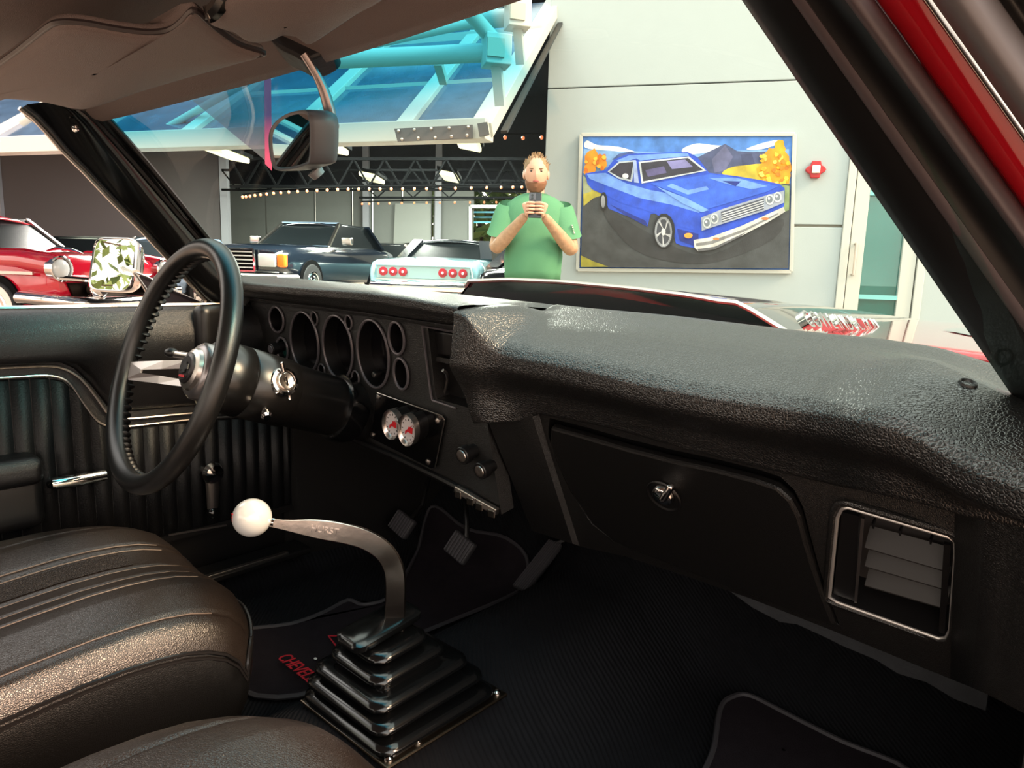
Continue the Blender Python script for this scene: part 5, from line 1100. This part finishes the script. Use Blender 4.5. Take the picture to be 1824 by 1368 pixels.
MB().loft([rr(.022, .052, .014, zz-.002, (-.012, -.012), tilt=.12), rr(.030, .060, .016, zz+.003, (-.012, -.012), tilt=.12), rr(.030, .060, .016, zz+.011, (-.012, -.012), tilt=.12), rr(.024, .054, .014, zz+.014, (-.012, -.012), tilt=.12)], closed=True, cap=True).build('boot_collar', RUB, sh_, angle=60)
dB = depth((-.01, 0, .48)); 
lev = cat([Df_(702, 1130, dB), Df_(704, 1085, dB), Df_(705, 1040, dB), Df_(700, 1008, dB), Df_(682, 980, dB-.002), Df_(650, 960, dB-.004), Df_(610, 949, dB-.008), Df_(560, 941, dB-.012), Df_(520, 936, dB-.016), Df_(480, 930, dB-.02)], 5)
N = len(lev); rads = [.0142-.0085*sm(.70, 1, i/(N-1)) for i in range(N)]
lv = MB(); secs = []
for i, p in enumerate(lev):
    tg = (lev[min(i+1, N-1)]-lev[max(i-1, 0)]).normalized(); side = tg.cross(CF).normalized(); fr2 = side.cross(tg).normalized(); a = rads[i]*1.05; b = .0042
    secs.append([p+side*sx*a*ka+fr2*b*kb*sy for sx, sy, ka, kb in ((1, .5, 1, 1), (.88, 1, 1, 1), (-.88, 1, 1, 1), (-1, .5, 1, 1), (-1, -.5, 1, 1), (-.88, -1, 1, 1), (.88, -1, 1, 1), (1, -.5, 1, 1))])
lvo = lv.loft(secs, closed=True, cap=True).build('lever', mat('lever_steel', (188, 176, 168), .16, 1, bump=('noise', 40, .12)), sh_, angle=42)
tm = lev[N-13]; td = (lev[N-10]-lev[N-16]).normalized()
text('HURST', .013, .0012, mat('lever_steel', (0, 0, 0)), lvo, 'lever_engraving', frameM(tm-CF*.0062, -td, -CF))
MB().lathe(Df_(484, 930, dB-.02), (Df_(470, 927, dB-.02)-Df_(484, 930, dB-.02)).normalized(), [(-.004, .0065), (.004, .0065), (.006, .005)], 14).build('lock_nut', CHR, sh_)
bc = Df_(449, 922, dB-.022)
MB().ell(bc, (.0272, .0272, .0272), 40, 24).build('ball_knob', mat('ball_white', (206, 204, 202), .12, spec=.6, coat=.5), sh_, label='glossy white ball knob')
ax = (-CR*.82-CF*.5+CU*.1).normalized(); mk = MB(); Mk = frameM(bc+ax*.0268, CU*-1, ax)
for a, b in (((-.005, .004), (-.005, -.004)), ((.0, .004), (0, -.004)), ((.005, .004), (.005, 0)), ((-.005, 0), (.005, 0))): mk.bar(Mk @ V((*a, 0)), Mk @ V((*b, 0)), .0007, .0012, up=ax)
mk.build('shift_pattern', RED, sh_, smooth=False)
# ================================================================== PEDALS
def pedal(name, lab, cx, cy, Y0, w_, h_, rib=True, rot=.25):
    c = Y_(cx, cy, Y0); t = thing(name, lab, 'pedal', tuple(c)); M = Matrix.Rotation(rot, 3, 'Y') @ Matrix.Rotation(-.5, 3, 'X')
    rbox(c, (w_, .010, h_), .007, 3, M=M).build('pedal_pad', RUBM, t)
    for k in range(7): 
        q = M @ V(((k-3)*w_*.27, -.0105, 0)); MB().box(c+q, (w_*.06, .002, h_*.88), M).build('rib', mat('rubber_rib', (66, 64, 68), .6), t, smooth=False)
    return t, c
t, c = pedal('clutch_pedal', 'ribbed rubber clutch pedal, leftmost of the footwell pedals', 717, 934, .5, .033, .027, rot=.30)
MB().tube([c+V((.015, .01, .01)), Y_(752, 900, .52), Y_(764, 850, .56), Y_(742, 800, .62)], .006, 8).build('pedal_arm', SMO, t)
t, c = pedal('brake_pedal', 'ribbed rubber brake pedal in the middle of the footwell', 820, 975, .5, .034, .029, rot=.30)
MB().tube([c+V((.01, .01, .01)), Y_(832, 930, .52), Y_(828, 885, .56), Y_(815, 830, .62)], .006, 8).build('pedal_arm', SMO, t)
ga_, gb2 = Y_(926, 1050, .5), Y_(990, 968, .62)
t = thing('accelerator_pedal', 'long narrow ribbed accelerator pedal nearest the tunnel', 'pedal', tuple(ga_))
MB().bar(ga_, gb2, .042, .012, up=(0, -1, .8)).build('pedal_pad', RUBM, t, smooth=False, bevel=.004)
sd = (gb2-ga_).cross(V((0, -1, .8))).normalized(); upn = sd.cross(gb2-ga_).normalized()
for k in range(-3, 4): MB().bar(ga_+sd*.0055*k+upn*.0065, gb2+sd*.0055*k+upn*.0065, .0025, .002, up=upn).build('rib', mat('rubber_rib', (0, 0, 0)), t, smooth=False)
MB().tube([gb2, gb2+V((.06, .05, .03)), gb2+V((.09, .1, .12))], .005, 6).build('pedal_arm', SMO, t)
# ================================================================== FLOOR MATS
def matobj(pts, zf, lab, bind):
    P_ = [Z_(x, y, .27) for x, y in pts]; P_ = cat(P_, 4, True); P2 = [V((p.x, p.y, max(zf(p.x, p.y), 0)+.006)) for p in P_]
    t = thing('floor_mat', lab, 'floor mat', tuple(sum(P2, V())/len(P2)))
    c = sum(P2, V())/len(P2); rows = [[V(((c.x+(p.x-c.x)*k), (c.y+(p.y-c.y)*k), fz(c.x+(p.x-c.x)*k, c.y+(p.y-c.y)*k)+.008)) for p in P2] for k in (.02, .2, .4, .6, .8, .9, 1)]
    MB().loft(rows, closed=True).build('mat_pile', MATM, t); MB().tube([p+V((0, 0, .003)) for p in P2], .0045, 6, closed=True).build('bound_edge', bind, t); return t
bindm = mat('binding', (52, 50, 54), .7)
t1 = matobj([(400, 1135), (520, 1112), (580, 1090), (620, 1070), (650, 1078), (700, 1060), (735, 1000), (755, 962), (775, 955), (830, 985), (900, 1010), (940, 1040), (900, 1070), (800, 1110), (700, 1150), (600, 1200), (560, 1240), (430, 1230)], fz, 'dark driver floor mat embroidered in red and white', bindm)
matobj([(1255, 1420), (1272, 1330), (1283, 1262), (1303, 1243), (1335, 1240), (1400, 1272), (1500, 1322), (1620, 1375), (1640, 1460), (1400, 1520)], fz, 'black passenger floor mat with a grey bound edge', bindm)
def Zt(x, y, o=.012):
    z = .27
    for _ in range(6): q = Z_(x, y, z); z = fz(q.x, q.y)+o
    return Z_(x, y, z)
a, b = Zt(492, 1160), Zt(580, 1228); dx_ = (b-a).normalized(); L = (b-a).length
MR = mat('thread_red', (170, 20, 40), .8)
text('CHEVELLE', L/6.2, .0006, MR, t1, 'embroidered_word', frameM((a+b)/2, dx_, (0, 0, 1)), 'red embroidered lettering')
MB().tube([Zt(620, 1133), Zt(585, 1133), Zt(600, 1152), Zt(615, 1165), Zt(598, 1172), Zt(608, 1182)], .0018, 5).build('embroidered_outline', MR, t1)
for x, y in ((562, 1173), (574, 1184), (582, 1188), (588, 1178), (586, 1195), (592, 1202)): MB().ell(Zt(x, y), (.004, .003, .0012), 8, 4).build('embroidered_fleck', mat('thread_white', (190, 190, 190), .8), t1)
# ================================================================== BONNET
hd_ = thing('bonnet', 'red car bonnet with black stripes and a raised cowl scoop', 'car bonnet', (0, 1.2, .8))
def hz_(x, y):
    t = (y-.5)/1.5; z = .914-.010*t-.045*max(0, t)**3-.035*abs(x/.9)**3
    return z
rows = [[V((x, y, hz_(x, y))) for x in np.linspace(-.88, .88, 25)] for y in np.linspace(.47, 2.1, 20)]
MB().loft(rows).build('bonnet_skin', REDP, hd_, solid=.01)
SB = [(800, 503), (832, 500), (905, 499), (1000, 503), (1130, 514), (1230, 527), (1290, 540), (1382, 572)]
tps = []
Ysc = .52
for i in range(21):
    x = -.385+(.245+.385)*i/20; z = zon(x, Ysc, [(800, 508), (826, 502), (905, 499), (1000, 503), (1130, 515), (1230, 528), (1300, 541)])
    tps.append(V((x, Ysc, z)))
cb = [V((p.x*.97-.0, 1.9, hz_(p.x, 1.9)+.004)) for p in tps]
secs = [[p.lerp(q, t)+V((0, 0, .03*math.sin(math.pi*t)**.8*.6*(1-t))) for p, q in zip(tps, cb)] for t in [k/12 for k in range(13)]]
full = []
for s_, t in zip(secs, [k/12 for k in range(13)]):
    l0 = V((s_[0].x-.06, s_[0].y, hz_(s_[0].x, s_[0].y)-.01)); r0 = V((s_[-1].x+.10, s_[-1].y, hz_(s_[-1].x, s_[-1].y)-.01))
    full.append([l0, l0.lerp(s_[0], .8)]+s_+[s_[-1].lerp(r0, .25)+V((0, 0, .002)), r0])
MB().loft(full).build('cowl_scoop', mat('stripe_black', (16, 16, 18), .14, coat=1), hd_, angle=60)
MB().tube([p+V((0, -.002, .001)) for p in full[0][1:]], .0045, 8).build('scoop_lip', CHB, hd_)
op = [p+V((0, .004, -.003)) for p in full[0]]
MB().prism(op+[V((op[-1].x, op[-1].y, .84)), V((op[0].x, op[0].y, .84))], (0, .01, 0)).build('scoop_opening', GLO, hd_, smooth=False)
for sx in (-1, 1): MB().loft([[V((sx*(x_+.02*(1-abs(2*k/14-1))), y_, hz_(sx*x_, y_)+.0015)) for x_ in ((.46, .5, .54, .58) if 0 < k < 14 else (.52, .522, .524, .526))] for k, y_ in enumerate(np.linspace(.85, 2.05, 15))]).build('stripe', mat('stripe_black', (0, 0, 0)), hd_)
# letter badge on the scoop flank
bp0, bp1 = X_(1432, 568, .37), X_(1560, 580, .37)
dl = (bp1-bp0); Lb = dl.length
tb = thing('scoop_badge', 'row of raised chrome letters standing on the right flank of the bonnet scoop', 'badge', tuple((bp0+bp1)/2))
Mb = frameM((bp0+bp1)/2+V((0, 0, -.004)), dl, V((.8, -.05, .6)))
text('COWL INDUCTION', Lb/8.6, .006, CHR, tb, 'letters', Mb)
MB().bar(bp0-V((0, 0, .022)), bp1-V((0, 0, .022)), .012, .006).build('letter_rail', CHR, tb, smooth=False)
